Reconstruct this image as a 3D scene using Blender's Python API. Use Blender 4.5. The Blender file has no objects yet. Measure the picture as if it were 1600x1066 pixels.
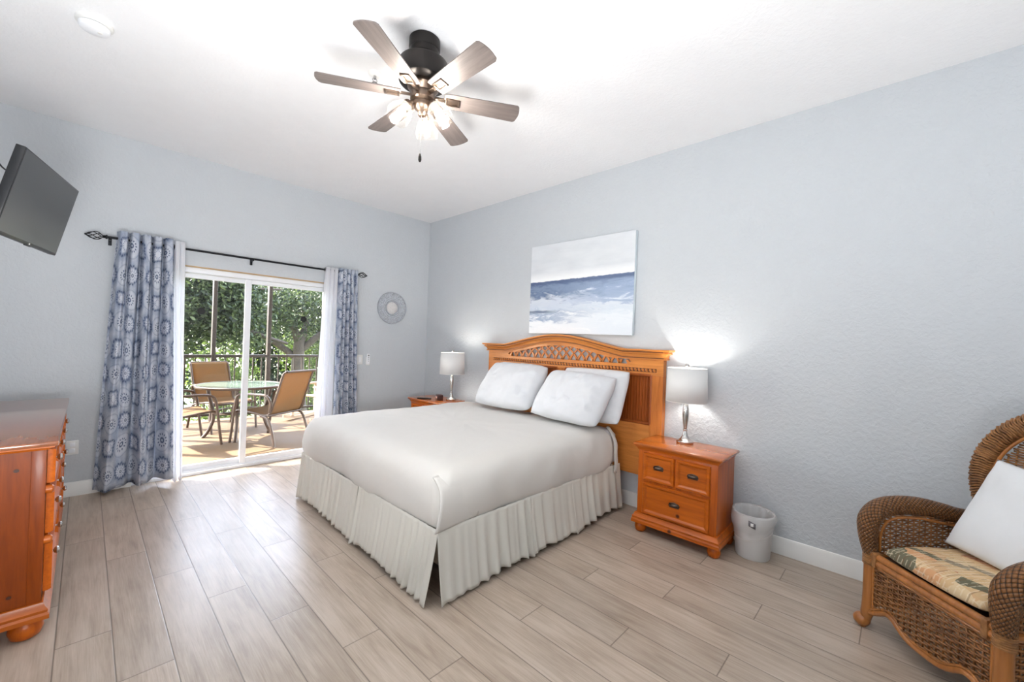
import bpy, bmesh, math, random
import numpy as np
from mathutils import Vector, Matrix, Euler

random.seed(7)
rng = np.random.default_rng(11)
scene = bpy.context.scene
COL = scene.collection
PI = math.pi

# ------------------------------------------------------------------ camera
cam_data = bpy.data.cameras.new('camera')
cam_data.sensor_width = 36.0
cam_data.sensor_fit = 'HORIZONTAL'
cam_data.lens = 637.87 / 1600 * 36.0
cam_data.clip_start = 0.05
cam_data.clip_end = 300
camera = bpy.data.objects.new('camera', cam_data)
COL.objects.link(camera)
def camera_axes(yaw, pitch, roll):
    f = Vector((math.sin(yaw) * math.cos(pitch), math.cos(yaw) * math.cos(pitch), math.sin(pitch)))
    r = Vector((math.cos(yaw), -math.sin(yaw), 0))
    u = r.cross(f)
    return math.cos(roll) * r + math.sin(roll) * u, -math.sin(roll) * r + math.cos(roll) * u, f
_r, _u, _f = camera_axes(0.80672, 0.00282, 0.03547)
_m = Matrix((( _r.x, _u.x, -_f.x, -3.3559), (_r.y, _u.y, -_f.y, -4.9100), (_r.z, _u.z, -_f.z, 1.3944), (0, 0, 0, 1)))
camera.matrix_world = _m
scene.camera = camera

# ------------------------------------------------------------------ sky, sun, added fill lamps, exposure
world = bpy.data.worlds.new('sky')
scene.world = world
world.use_nodes = True
_nt = world.node_tree
_bg = _nt.nodes['Background']
_sky = _nt.nodes.new('ShaderNodeTexSky')
_sky.sky_type = 'NISHITA'
_sky.sun_disc = False
_sky.sun_elevation = math.radians(38)
_sky.sun_rotation = math.radians(-43)
_sky.altitude = 10
_hs = _nt.nodes.new('ShaderNodeHueSaturation')
_hs.inputs['Saturation'].default_value = 0.55
_nt.links.new(_sky.outputs[0], _hs.inputs['Color'])
_nt.links.new(_hs.outputs[0], _bg.inputs[0])
_bg.inputs[1].default_value = SKY_STRENGTH = 2.3

sun_data = bpy.data.lights.new('sun', 'SUN')
sun_data.energy = 24.0
sun_data.color = (1.0, 0.94, 0.84)
sun_data.angle = math.radians(0.6)
sun = bpy.data.objects.new('sun', sun_data)
COL.objects.link(sun)
_sd = Vector((0.68 * math.cos(math.radians(38)), -0.73 * math.cos(math.radians(38)), -math.sin(math.radians(38))))
sun.rotation_euler = _sd.to_track_quat('-Z', 'Y').to_euler()

# two unseen fill lamps, added to brighten the room by bounce off the ceiling
for (p_, d_, e_) in (((-3.50, -4.20, 0.95), (0.14, 1.0, 1.7), 49), ((-2.3, -6.1, 1.25), (0.25, 0.45, 1.6), 19)):
    fill_data = bpy.data.lights.new('bounce_fill', 'AREA')
    fill_data.shape = 'DISK'
    fill_data.size = 0.8
    fill_data.energy = e_
    fill_data.color = (0.98, 0.985, 0.985)
    fill_lamp = bpy.data.objects.new('bounce_fill', fill_data)
    COL.objects.link(fill_lamp)
    fill_lamp.location = p_
    fill_lamp.rotation_euler = Vector(d_).to_track_quat('-Z', 'Y').to_euler()

vs = scene.view_settings
scene.display_settings.display_device = 'sRGB'
vs.view_transform = 'Standard'
vs.look = 'None'
vs.gamma = 1.0
vs.use_curve_mapping = False
vs.exposure = 0.71
scene.cycles.use_denoising = True
scene.cycles.max_bounces = 12
scene.cycles.diffuse_bounces = 6
scene.cycles.transparent_max_bounces = 24
scene.cycles.sample_clamp_indirect = 6.0

# ------------------------------------------------------------------ mesh builder
class MB:
    def __init__(self):
        self.bm = bmesh.new()
        self.uv = self.bm.loops.layers.uv.new('uv')

    def face(self, vs_, uvs=None):
        try:
            f = self.bm.faces.new(vs_)
        except ValueError:
            return None
        if uvs:
            for l, t in zip(f.loops, uvs):
                l[self.uv].uv = t
        return f

    def box(self, x0, x1, y0, y1, z0, z1, bevel=0.0, seg=2, M=None):
        r = bmesh.ops.create_cube(self.bm, size=1.0)
        vv = r['verts']
        for v in vv:
            v.co = Vector(((x0 + x1) / 2 + v.co.x * (x1 - x0), (y0 + y1) / 2 + v.co.y * (y1 - y0), (z0 + z1) / 2 + v.co.z * (z1 - z0)))
        if M is not None:
            for v in vv:
                v.co = M @ v.co
        if bevel > 0:
            es = list({e for v in vv for e in v.link_edges})
            bmesh.ops.bevel(self.bm, geom=es, offset=bevel, segments=seg, profile=0.5, affect='EDGES')
        return self

    def lathe(self, prof, seg=32, M=None, c=(0, 0, 0), caps=True):
        M = M or Matrix.Identity(4)
        rings = []
        for (r, z) in prof:
            if r < 1e-5:
                rings.append([self.bm.verts.new(M @ Vector((c[0], c[1], c[2] + z)))])
            else:
                rings.append([self.bm.verts.new(M @ Vector((c[0] + r * math.cos(2 * PI * k / seg), c[1] + r * math.sin(2 * PI * k / seg), c[2] + z))) for k in range(seg)])
        for a, b in zip(rings, rings[1:]):
            for k in range(seg):
                k2 = (k + 1) % seg
                if len(a) == 1 and len(b) == 1:
                    continue
                if len(a) == 1:
                    self.face([a[0], b[k2], b[k]])
                elif len(b) == 1:
                    self.face([a[k], a[k2], b[0]])
                else:
                    self.face([a[k], a[k2], b[k2], b[k]])
        if caps:
            if len(rings[0]) > 1:
                self.face(list(reversed(rings[0])))
            if len(rings[-1]) > 1:
                self.face(rings[-1])
        return self

    def tube(self, pts, r, seg=8, closed=False, flat=1.0, caps=True):
        pts = [Vector(p) for p in pts]
        n = len(pts)
        rr = r if isinstance(r, (list, tuple)) else [r] * n
        tang = []
        for i in range(n):
            if closed:
                t = pts[(i + 1) % n] - pts[i - 1]
            else:
                t = pts[min(i + 1, n - 1)] - pts[max(i - 1, 0)]
            if t.length < 1e-9:
                t = Vector((0, 0, 1))
            tang.append(t.normalized())
        a = Vector((0, 0, 1)) if abs(tang[0].z) < 0.9 else Vector((1, 0, 0))
        nrm = (a - tang[0] * a.dot(tang[0])).normalized()
        rings, L = [], 0.0
        Ls = []
        for i in range(n):
            t = tang[i]
            nrm = (nrm - t * nrm.dot(t))
            nrm = nrm.normalized() if nrm.length > 1e-6 else t.orthogonal().normalized()
            b = t.cross(nrm)
            if i:
                L += (pts[i] - pts[i - 1]).length
            Ls.append(L)
            rings.append([self.bm.verts.new(pts[i] + (nrm * math.cos(2 * PI * k / seg) + b * math.sin(2 * PI * k / seg) * flat) * rr[i]) for k in range(seg)])
        m = n if closed else n - 1
        for i in range(m):
            A, B = rings[i], rings[(i + 1) % n]
            la = Ls[i]
            lb = Ls[i + 1] if i + 1 < n else L + (pts[0] - pts[-1]).length
            for k in range(seg):
                k2 = (k + 1) % seg
                c0, c1 = k / seg * 2 * PI * max(rr), (k + 1) / seg * 2 * PI * max(rr)
                self.face([A[k], A[k2], B[k2], B[k]], [(la, c0), (la, c1), (lb, c1), (lb, c0)])
        if not closed and caps:
            self.face(list(reversed(rings[0])))
            self.face(rings[-1])
        return self

    def prism(self, poly, fn0, fn1):
        """poly: 2-d outline; fn0/fn1 map (a, b) to the two end faces"""
        A = [self.bm.verts.new(fn0(*p)) for p in poly]
        B = [self.bm.verts.new(fn1(*p)) for p in poly]
        n = len(poly)
        self.face(A)
        self.face(list(reversed(B)))
        for i in range(n):
            j = (i + 1) % n
            self.face([A[j], A[i], B[i], B[j]])
        return self

    def sweep(self, prof, path, closed=False, caps=True):
        """path: list of (point, axis_a, axis_b); prof: closed list of (a, b)"""
        rings = [[self.bm.verts.new(Vector(p) + Vector(A) * a + Vector(B) * b) for a, b in prof] for p, A, B in path]
        m, n = len(prof), len(rings)
        for i in range(n if closed else n - 1):
            R0, R1 = rings[i], rings[(i + 1) % n]
            for k in range(m):
                k2 = (k + 1) % m
                self.face([R0[k], R0[k2], R1[k2], R1[k]])
        if caps and not closed:
            self.face(list(reversed(rings[0])))
            self.face(rings[-1])
        return self

    def grid(self, fn, nu, nv, uvf=None, closed_u=False):
        V = [[self.bm.verts.new(fn(i / nu, j / nv)) for j in range(nv + 1)] for i in range(nu if closed_u else nu + 1)]
        for i in range(nu):
            i2 = (i + 1) % len(V)
            for j in range(nv):
                uvs = None
                if uvf:
                    uvs = [uvf(i / nu, j / nv), uvf((i + 1) / nu, j / nv), uvf((i + 1) / nu, (j + 1) / nv), uvf(i / nu, (j + 1) / nv)]
                self.face([V[i][j], V[i2][j], V[i2][j + 1], V[i][j + 1]], uvs)
        return V

    def ball(self, c, r, seg=12, sc=(1, 1, 1), M=None):
        res = bmesh.ops.create_uvsphere(self.bm, u_segments=seg, v_segments=max(6, seg // 2 + 2), radius=r)
        for v in res['verts']:
            q = Vector((v.co.x * sc[0], v.co.y * sc[1], v.co.z * sc[2]))
            if M is not None:
                q = M @ q
            v.co = q + Vector(c)
        return self

    def xf(self, M):
        bmesh.ops.transform(self.bm, matrix=M, verts=self.bm.verts)
        return self

    def build(self, name, mat, parent=None, smooth=True, angle=40, solid=0.0, subsurf=0, bevel=0.0, normals=True):
        bm = self.bm
        if normals:
            bmesh.ops.recalc_face_normals(bm, faces=bm.faces)
        me = bpy.data.meshes.new(name)
        bm.to_mesh(me)
        bm.free()
        if smooth:
            me.polygons.foreach_set('use_smooth', [True] * len(me.polygons))
            me.set_sharp_from_angle(angle=math.radians(angle))
        me.materials.append(mat)
        o = bpy.data.objects.new(name, me)
        COL.objects.link(o)
        if parent is not None:
            o.parent = parent
        if bevel > 0:
            md = o.modifiers.new('bevel', 'BEVEL'); md.width = bevel; md.segments = 2; md.limit_method = 'ANGLE'
        if solid > 0:
            md = o.modifiers.new('thickness', 'SOLIDIFY'); md.thickness = solid; md.offset = 0
        if subsurf > 0:
            md = o.modifiers.new('smooth', 'SUBSURF'); md.levels = subsurf; md.render_levels = subsurf
        return o

def thing(name, label, cat, loc=(0, 0, 0), rz=0.0, group=None, rot=None):
    o = bpy.data.objects.new(name, None)
    COL.objects.link(o)
    o.empty_display_size = 0.1
    o.location = loc
    o.rotation_euler = rot if rot else (0, 0, rz)
    if label: o['label'] = label
    if cat: o['category'] = cat
    if group: o['group'] = group
    return o

def tag(o, label, cat, group=None, kind=None):
    o['label'] = label
    o['category'] = cat
    if group: o['group'] = group
    if kind: o['kind'] = kind
    return o

def structure(o):
    o['kind'] = 'structure'
    return o

def copy_tree(o, parent=None):
    c = o.copy()
    COL.objects.link(c)
    if parent is not None:
        c.parent = parent
    for ch in list(o.children):
        copy_tree(ch, c)
    return c

# ------------------------------------------------------------------ materials
def lin(rgb):
    return tuple(((c / 255) / 12.92 if c / 255 <= 0.04045 else ((c / 255 + 0.055) / 1.055) ** 2.4) for c in rgb) + (1.0,)

class NT:
    """thin helper round a material's node tree"""
    def __init__(self, name):
        self.m = bpy.data.materials.new(name)
        self.m.use_nodes = True
        self.t = self.m.node_tree
        self.bsdf = self.t.nodes['Principled BSDF']
        self.out = self.t.nodes['Material Output']
    def n(self, kind, **kw):
        nd = self.t.nodes.new(kind)
        for k, v in kw.items():
            setattr(nd, k, v)
        return nd
    def link(self, a, b):
        self.t.links.new(a, b)
    def val(self, sock, v):
        if hasattr(v, 'is_linked') or isinstance(v, bpy.types.NodeSocket):
            self.link(v, sock)
        else:
            sock.default_value = v
    def math(self, op, a, b=None, c=None, clamp=False):
        nd = self.n('ShaderNodeMath', operation=op, use_clamp=clamp)
        self.val(nd.inputs[0], a)
        if b is not None: self.val(nd.inputs[1], b)
        if c is not None: self.val(nd.inputs[2], c)
        return nd.outputs[0]
    def mix(self, fac, a, b, blend='MIX'):
        nd = self.n('ShaderNodeMix', data_type='RGBA', blend_type=blend)
        self.val(nd.inputs[0], fac); self.val(nd.inputs[6], a); self.val(nd.inputs[7], b)
        return nd.outputs[2]
    def coords(self, which='Object', scale=(1, 1, 1), rot=(0, 0, 0), loc=(0, 0, 0)):
        tc = self.n('ShaderNodeTexCoord')
        mp = self.n('ShaderNodeMapping')
        mp.inputs['Location'].default_value = loc
        mp.inputs['Rotation'].default_value = rot
        mp.inputs['Scale'].default_value = scale
        self.link(tc.outputs[which], mp.inputs[0])
        return mp.outputs[0]
    def noise(self, vec, scale, detail=3, rough=0.5, dist=0.0):
        nd = self.n('ShaderNodeTexNoise')
        self.link(vec, nd.inputs['Vector'])
        nd.inputs['Scale'].default_value = scale
        nd.inputs['Detail'].default_value = detail
        nd.inputs['Roughness'].default_value = rough
        nd.inputs['Distortion'].default_value = dist
        return nd.outputs[0]
    def ramp(self, fac, stops, interp='LINEAR'):
        nd = self.n('ShaderNodeValToRGB')
        nd.color_ramp.interpolation = interp
        els = nd.color_ramp.elements
        while len(els) < len(stops):
            els.new(0.5)
        for e, (p, c) in zip(els, stops):
            e.position = p
            e.color = c if len(c) == 4 else tuple(c) + (1,)
        self.val(nd.inputs[0], fac)
        return nd.outputs[0]
    def bump(self, h, strength=0.3, dist=0.01):
        nd = self.n('ShaderNodeBump')
        nd.inputs['Strength'].default_value = strength
        nd.inputs['Distance'].default_value = dist
        self.link(h, nd.inputs['Height'])
        self.link(nd.outputs[0], self.bsdf.inputs['Normal'])
        return nd.outputs[0]
    def color(self, v):
        self.val(self.bsdf.inputs['Base Color'], v)
    def set(self, **kw):
        for k, v in kw.items():
            self.val(self.bsdf.inputs[k.replace('_', ' ')], v)
        return self

def plain(name, rgb, rough=0.5, metal=0.0, spec=0.5, noise_amt=0.06, nscale=8.0, bump=0.0, bscale=60.0):
    t = NT(name)
    v = t.coords('Object')
    c = lin(rgb)
    dark = tuple(x * (1 - noise_amt) for x in c[:3]) + (1,)
    lite = tuple(min(1, x * (1 + noise_amt)) for x in c[:3]) + (1,)
    t.color(t.ramp(t.noise(v, nscale, 3), [(0.3, dark), (0.7, lite)]))
    t.set(Roughness=rough, Metallic=metal)
    t.bsdf.inputs['Specular IOR Level'].default_value = spec
    if bump > 0:
        t.bump(t.noise(v, bscale, 3), bump, 0.004)
    return t.m

def wood(name, base, dark, axis='y', rough=0.35, scale=1.0, knots=True, spec=0.5, coat=0.0):
    t = NT(name)
    sc = {'x': (1.2, 14, 14), 'y': (14, 1.2, 14), 'z': (14, 14, 1.2)}[axis]
    v = t.coords('Object', tuple(s * scale for s in sc), loc=(1.7, 2.3, 0.9))
    g = t.noise(v, 1.6, 5, 0.6, 0.6)
    v2 = t.coords('Object', tuple(s * scale * 4 for s in sc))
    g2 = t.noise(v2, 2.0, 2, 0.5)
    f = t.math('ADD', t.math('MULTIPLY', g, 0.75), t.math('MULTIPLY', g2, 0.25))
    b, d = lin(base), lin(dark)
    mid = tuple((x * 0.55 + y * 0.45) for x, y in zip(b, d))
    c = t.ramp(f, [(0.28, d), (0.45, mid), (0.62, b)])
    if knots:
        vk = t.coords('Object', (1, 1, 1))
        vo = t.n('ShaderNodeTexVoronoi')
        t.link(vk, vo.inputs['Vector'])
        vo.inputs['Scale'].default_value = 4.2
        k = t.ramp(vo.outputs['Distance'], [(0.035, (1, 1, 1, 1)), (0.075, (0, 0, 0, 1))])
        c = t.mix(k, c, lin((86, 38, 12)))
    t.color(c)
    t.set(Roughness=rough)
    t.bsdf.inputs['Specular IOR Level'].default_value = spec
    t.bsdf.inputs['Coat Weight'].default_value = coat
    t.bsdf.inputs['Coat Roughness'].default_value = 0.15
    t.bump(f, 0.08, 0.002)
    return t.m

def wall_paint(name, rgb, bump=0.35):
    t = NT(name)
    v = t.coords('Object')
    n1 = t.noise(v, 38, 3, 0.55, 0.4)
    n2 = t.noise(v, 9, 2, 0.5)
    h = t.ramp(n1, [(0.42, (0, 0, 0, 1)), (0.6, (1, 1, 1, 1))])
    c = lin(rgb)
    t.color(t.ramp(n2, [(0.3, tuple(x * 0.985 for x in c[:3]) + (1,)), (0.7, c)]))
    t.set(Roughness=0.6)
    t.bsdf.inputs['Specular IOR Level'].default_value = 0.3
    t.bump(h, bump, 0.004)
    return t.m

def floor_mat():
    t = NT('vinyl_planks')
    tc = t.n('ShaderNodeTexCoord')
    sp = t.n('ShaderNodeSeparateXYZ')
    t.link(tc.outputs['Object'], sp.inputs[0])
    W, P = 0.178, 1.205
    u = t.math('DIVIDE', t.math('ADD', sp.outputs[0], 3.4145), W)
    row = t.math('FLOOR', u)
    fu = t.math('FRACT', u)
    v = t.math('ADD', t.math('DIVIDE', t.math('ADD', sp.outputs[1], 1.10), P), t.math('MULTIPLY', row, 0.3375))
    col = t.math('FLOOR', v)
    fv = t.math('FRACT', v)
    du = t.math('MULTIPLY', t.math('MINIMUM', fu, t.math('SUBTRACT', 1.0, fu)), W)
    dv = t.math('MULTIPLY', t.math('MINIMUM', fv, t.math('SUBTRACT', 1.0, fv)), P)
    d = t.math('MINIMUM', du, dv)
    seam = t.ramp(d, [(0.0, (1, 1, 1, 1)), (0.0016, (0.8, 0.8, 0.8, 1)), (0.0034, (0, 0, 0, 1))])
    cid = t.n('ShaderNodeCombineXYZ')
    t.link(row, cid.inputs[0]); t.link(col, cid.inputs[1])
    wn = t.n('ShaderNodeTexWhiteNoise', noise_dimensions='3D')
    t.link(cid.outputs[0], wn.inputs[0])
    # grain, shifted plank by plank
    off = t.n('ShaderNodeVectorMath', operation='MULTIPLY')
    t.link(wn.outputs['Color'], off.inputs[0]); off.inputs[1].default_value = (30, 30, 30)
    ad = t.n('ShaderNodeVectorMath', operation='ADD')
    t.link(tc.outputs['Object'], ad.inputs[0]); t.link(off.outputs[0], ad.inputs[1])
    mp = t.n('ShaderNodeMapping'); mp.inputs['Scale'].default_value = (16, 1.3, 1)
    t.link(ad.outputs[0], mp.inputs[0])
    g1 = t.noise(mp.outputs[0], 1.5, 6, 0.62, 1.1)
    mp2 = t.n('ShaderNodeMapping'); mp2.inputs['Scale'].default_value = (90, 3.0, 1)
    t.link(ad.outputs[0], mp2.inputs[0])
    g2 = t.noise(mp2.outputs[0], 2.0, 3, 0.6)
    mp3 = t.n('ShaderNodeMapping'); mp3.inputs['Scale'].default_value = (5, 2.2, 1)
    t.link(ad.outputs[0], mp3.inputs[0])
    g3 = t.noise(mp3.outputs[0], 1.4, 3, 0.5)
    f = t.math('ADD', t.math('ADD', t.math('MULTIPLY', g1, 0.45), t.math('MULTIPLY', g2, 0.25)), t.math('MULTIPLY', g3, 0.3))
    c = t.ramp(f, [(0.32, lin((144, 127, 112))), (0.46, lin((171, 155, 139))), (0.60, lin((190, 175, 160)))])
    tone = t.math('ADD', t.math('MULTIPLY', wn.outputs['Value'], 0.20), 0.89)
    hs = t.n('ShaderNodeHueSaturation')
    t.link(tone, hs.inputs['Value']); t.link(c, hs.inputs['Color'])
    cc = t.mix(t.math('MULTIPLY', seam, 0.75), hs.outputs[0], lin((70, 60, 52)))
    t.color(cc)
    t.set(Roughness=t.math('ADD', t.math('MULTIPLY', g2, 0.18), 0.25))
    t.bsdf.inputs['Specular IOR Level'].default_value = 0.5
    h = t.math('SUBTRACT', t.math('MULTIPLY', g2, 0.25), seam)
    t.bump(h, 0.25, 0.002)
    return t.m

def glass_mat(name, tint=(1, 1, 1), rough=0.0, trans=0.92):
    t = NT(name)
    tr = t.n('ShaderNodeBsdfTransparent'); tr.inputs[0].default_value = tuple(tint) + (1,)
    gl = t.n('ShaderNodeBsdfGlossy'); gl.inputs['Roughness'].default_value = rough
    fr = t.n('ShaderNodeFresnel'); fr.inputs[0].default_value = 1.45
    mx = t.n('ShaderNodeMixShader')
    t.link(t.math('ADD', t.math('MULTIPLY', fr.outputs[0], 0.7), (1 - trans) * 0.05), mx.inputs[0])
    t.link(tr.outputs[0], mx.inputs[1]); t.link(gl.outputs[0], mx.inputs[2])
    t.link(mx.outputs[0], t.out.inputs[0])
    return t.m

def cloth(name, rgb, transl=0.25, transp=0.0, bump=0.15, bscale=900.0, rough=0.9, wave=0.0):
    t = NT(name)
    v = t.coords('Object')
    n = t.noise(v, bscale, 2)
    c = lin(rgb)
    t.color(c)
    t.set(Roughness=rough)
    t.bsdf.inputs['Specular IOR Level'].default_value = 0.15
    if 'Sheen Weight' in t.bsdf.inputs:
        t.bsdf.inputs['Sheen Weight'].default_value = 0.15
    h = n
    if wave > 0:
        w = t.noise(t.coords('Object', (1, 1, 1)), 7, 4, 0.55, 0.8)
        h = t.math('ADD', t.math('MULTIPLY', n, 0.05), t.math('MULTIPLY', w, wave))
        t.bump(h, bump, 0.03)
    else:
        t.bump(h, bump, 0.001)
    sh = t.bsdf.outputs[0]
    if transl > 0:
        tl = t.n('ShaderNodeBsdfTranslucent'); tl.inputs[0].default_value = c
        mx = t.n('ShaderNodeMixShader'); mx.inputs[0].default_value = transl
        t.link(sh, mx.inputs[1]); t.link(tl.outputs[0], mx.inputs[2]); sh = mx.outputs[0]
    if transp > 0:
        tp = t.n('ShaderNodeBsdfTransparent')
        mx = t.n('ShaderNodeMixShader'); mx.inputs[0].default_value = transp
        t.link(sh, mx.inputs[1]); t.link(tp.outputs[0], mx.inputs[2]); sh = mx.outputs[0]
    t.link(sh, t.out.inputs[0])
    return t.m

def emitter(name, rgb, strength, clear=False):
    t = NT(name)
    e = t.n('ShaderNodeEmission')
    e.inputs[0].default_value = tuple(rgb) + (1,)
    e.inputs[1].default_value = strength
    sh = e.outputs[0]
    if clear:                                   # a clear bulb round its glowing filament
        tp = t.n('ShaderNodeBsdfTransparent')
        ad = t.n('ShaderNodeAddShader')
        t.link(sh, ad.inputs[0]); t.link(tp.outputs[0], ad.inputs[1]); sh = ad.outputs[0]
    t.link(sh, t.out.inputs[0])
    return t.m
# ------------------------------------------------------------------ shared materials
M_wall = wall_paint('wall_paint_blue_grey', (199, 204, 209), 0.34)
M_ceil = wall_paint('ceiling_white', (243, 244, 246), 0.18)
M_floor = floor_mat()
M_trim = plain('white_trim', (232, 232, 230), 0.4, noise_amt=0.02)
M_vinyl = plain('white_door_frame', (238, 240, 244), 0.35, noise_amt=0.015)
M_tan = plain('tan_lintel', (190, 160, 120), 0.6)
M_glass = glass_mat('window_glass')
M_bronze = plain('dark_bronze', (48, 45, 44), 0.38, 0.85, noise_amt=0.1)
M_black = plain('black_metal', (32, 34, 38), 0.42, 0.7)
M_blackplastic = plain('black_plastic', (24, 24, 26), 0.4)
M_nickel = plain('brushed_nickel', (196, 194, 192), 0.24, 1.0, noise_amt=0.04)
M_steel = plain('pale_steel', (205, 205, 208), 0.28, 1.0, noise_amt=0.03)
M_pine_y = wood('honey_pine_crosswise', (200, 100, 14), (150, 66, 4), 'y', 0.36, spec=0.35, coat=0.12)
M_pine_z = wood('honey_pine_upright', (196, 96, 12), (148, 64, 4), 'z', 0.36, spec=0.35, coat=0.12)
M_pine_x = wood('honey_pine_deepwise', (182, 92, 18), (136, 60, 6), 'x', 0.36, spec=0.35, coat=0.12)
M_pine_top = wood('honey_pine_polished_top', (186, 100, 34), (146, 70, 16), 'y', 0.24, coat=0.5, knots=False)
M_hb_y = wood('headboard_pine_crosswise', (210, 136, 66), (170, 98, 38), 'y', 0.38, spec=0.35, coat=0.1, knots=False)
M_hb_z = wood('headboard_pine_upright', (204, 124, 56), (162, 88, 32), 'z', 0.38, spec=0.35, coat=0.1, knots=False)
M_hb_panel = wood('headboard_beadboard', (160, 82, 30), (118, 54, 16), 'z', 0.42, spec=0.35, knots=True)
M_sheet = cloth('white_bed_sheet', (210, 207, 202), 0.0, bump=0.22, wave=0.5)
M_pillow = cloth('white_pillowcase', (207, 209, 213), 0.0, bump=0.25, wave=0.6)
M_skirt = cloth('ivory_skirt_cloth', (220, 217, 208), 0.1, bump=0.15)

CEIL_Z = 3.05
LEFT_X, REAR_Y, WT = -3.93, -6.85, 0.16

# ------------------------------------------------------------------ room shell
structure(MB().box(LEFT_X - WT, WT, REAR_Y - WT, 0.10, -0.12, 0.0).build('floor', M_floor, smooth=False))
structure(MB().box(LEFT_X - WT, WT, REAR_Y - WT, WT, CEIL_Z, CEIL_Z + 0.12).build('ceiling', M_ceil, smooth=False))
structure(MB().box(0, WT, REAR_Y - WT, WT, 0, CEIL_Z).build('wall_right', M_wall, smooth=False))
structure(MB().box(LEFT_X - WT, LEFT_X, REAR_Y - WT, WT, 0, CEIL_Z).build('wall_left', M_wall, smooth=False))
DX0, DX1, DZ = -3.045, -1.335, 2.015
b = MB()
b.box(LEFT_X, DX0, 0, WT, 0, CEIL_Z)
b.box(DX1, 0, 0, WT, 0, CEIL_Z)
b.box(DX0, DX1, 0, WT, DZ, CEIL_Z)
structure(b.build('wall_back', M_wall, smooth=False))
structure(MB().box(LEFT_X, 0, REAR_Y - WT, REAR_Y, 0, CEIL_Z).build('wall_rear', M_wall, smooth=False))

def baseboard(name, p0, p1, n):
    """profiled skirting from p0 to p1, n = direction into the room"""
    prof = [(0, 0), (0.016, 0), (0.016, 0.075), (0.013, 0.083), (0.013, 0.098), (0.007, 0.112), (0, 0.116)]
    N, Z = Vector((n[0], n[1], 0)), Vector((0, 0, 1))
    structure(MB().sweep(prof, [((p0[0], p0[1], 0), N, Z), ((p1[0], p1[1], 0), N, Z)]).build(name, M_trim, angle=30))
baseboard('baseboard_right', (0, REAR_Y), (0, 0), (-1, 0))
baseboard('baseboard_left', (LEFT_X, REAR_Y), (LEFT_X, 0), (1, 0))
b_ = baseboard('baseboard_back', (LEFT_X, 0), (DX0, 0), (0, -1))
baseboard('baseboard_back_2', (DX1, 0), (0, 0), (0, -1))

# ------------------------------------------------------------------ sliding door
d = thing('door_1', None, None, ((DX0 + DX1) / 2, 0, 0))
d['kind'] = 'structure'
hw = (DX1 - DX0) / 2
b = MB()
b.box(-hw, -hw + 0.045, 0.015, 0.13, 0, DZ - 0.012, 0.004)
b.box(hw - 0.045, hw, 0.015, 0.13, 0, DZ - 0.012, 0.004)
b.box(-hw, hw, 0.015, 0.13, DZ - 0.062, DZ - 0.012, 0.004)
b.box(-hw, hw, 0.005, 0.14, 0.0, 0.028, 0.004)
for y in (0.03, 0.066, 0.102):
    b.box(-hw + 0.045, hw - 0.045, y - 0.003, y + 0.003, 0.028, 0.040)
b.build('door_frame', M_vinyl, d)
MB().box(-hw, hw, 0.002, 0.15, DZ - 0.012, DZ).build('lintel_strip', M_tan, d, smooth=False)
M_dot = plain('black_decal', (8, 8, 9), 0.6, noise_amt=0)
for (xa, xb, yc, dx, dz) in ((-hw + 0.045, 0.032, 0.084, -2.577 - (DX0 + DX1) / 2, 1.593), (-0.032, hw - 0.045, 0.048, -1.641 - (DX0 + DX1) / 2, 1.572)):
    p_ = MB()
    st = 0.055
    p_.box(xa, xa + st, yc - 0.016, yc + 0.016, 0.036, DZ - 0.066, 0.004)
    p_.box(xb - st, xb, yc - 0.016, yc + 0.016, 0.036, DZ - 0.066, 0.004)
    p_.box(xa + st, xb - st, yc - 0.016, yc + 0.016, 0.036, 0.088, 0.004)
    p_.box(xa + st, xb - st, yc - 0.016, yc + 0.016, DZ - 0.108, DZ - 0.066, 0.004)
    pan = p_.build('sliding_panel', M_vinyl, d)
    MB().box(xa + st - 0.005, xb - st + 0.005, yc - 0.003, yc + 0.003, 0.083, DZ - 0.103).build('glass_pane', M_glass, pan, smooth=False)
    MB().lathe([(0.033, -0.0006), (0.033, 0.0006)], 24, Matrix.Translation((dx, yc - 0.0046, dz)) @ Matrix.Rotation(PI / 2, 4, 'X')).build('decal', M_dot, pan)

# ------------------------------------------------------------------ small fixtures
t = thing('light_switch', 'white light switch plate on the wall beside the right patterned curtain', 'light switch', (-0.978, 0, 1.108))
MB().box(-0.038, 0.038, -0.007, 0, -0.06, 0.06, 0.003).build('switch_plate', M_trim, t)
MB().box(-0.017, 0.017, -0.011, -0.005, -0.034, 0.034, 0.003).build('rocker_switch', M_vinyl, t)
t = thing('fan_remote', 'white ceiling fan remote in a wall cradle right of the light switch', 'remote control', (-0.872, 0, 1.11))
MB().box(-0.026, 0.026, -0.014, 0, -0.072, 0.03, 0.006).build('cradle', M_trim, t)
MB().box(-0.021, 0.021, -0.026, -0.012, -0.062, 0.074, 0.008).build('remote_body', M_vinyl, t)
M_greybtn = plain('grey_button', (120, 122, 126), 0.5)
for k, (z, r) in enumerate(((0.05, 0.011), (0.022, 0.007), (0.0, 0.005), (-0.02, 0.005))):
    MB().lathe([(r, 0), (r, 0.003), (0, 0.004)], 14, Matrix.Translation((0, -0.0255, z)) @ Matrix.Rotation(PI / 2, 4, 'X')).build('button', M_greybtn, t)
t = thing('wall_outlet', 'white electrical outlet low on the wall behind the dresser end', 'outlet', (-3.408, 0, 0.40))
MB().box(-0.036, 0.036, -0.006, 0, -0.058, 0.058, 0.003).build('outlet_plate', M_trim, t)
for z in (-0.024, 0.024):
    MB().box(-0.016, 0.016, -0.009, -0.005, z - 0.016, z + 0.016, 0.003).build('socket', M_vinyl, t)

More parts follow.
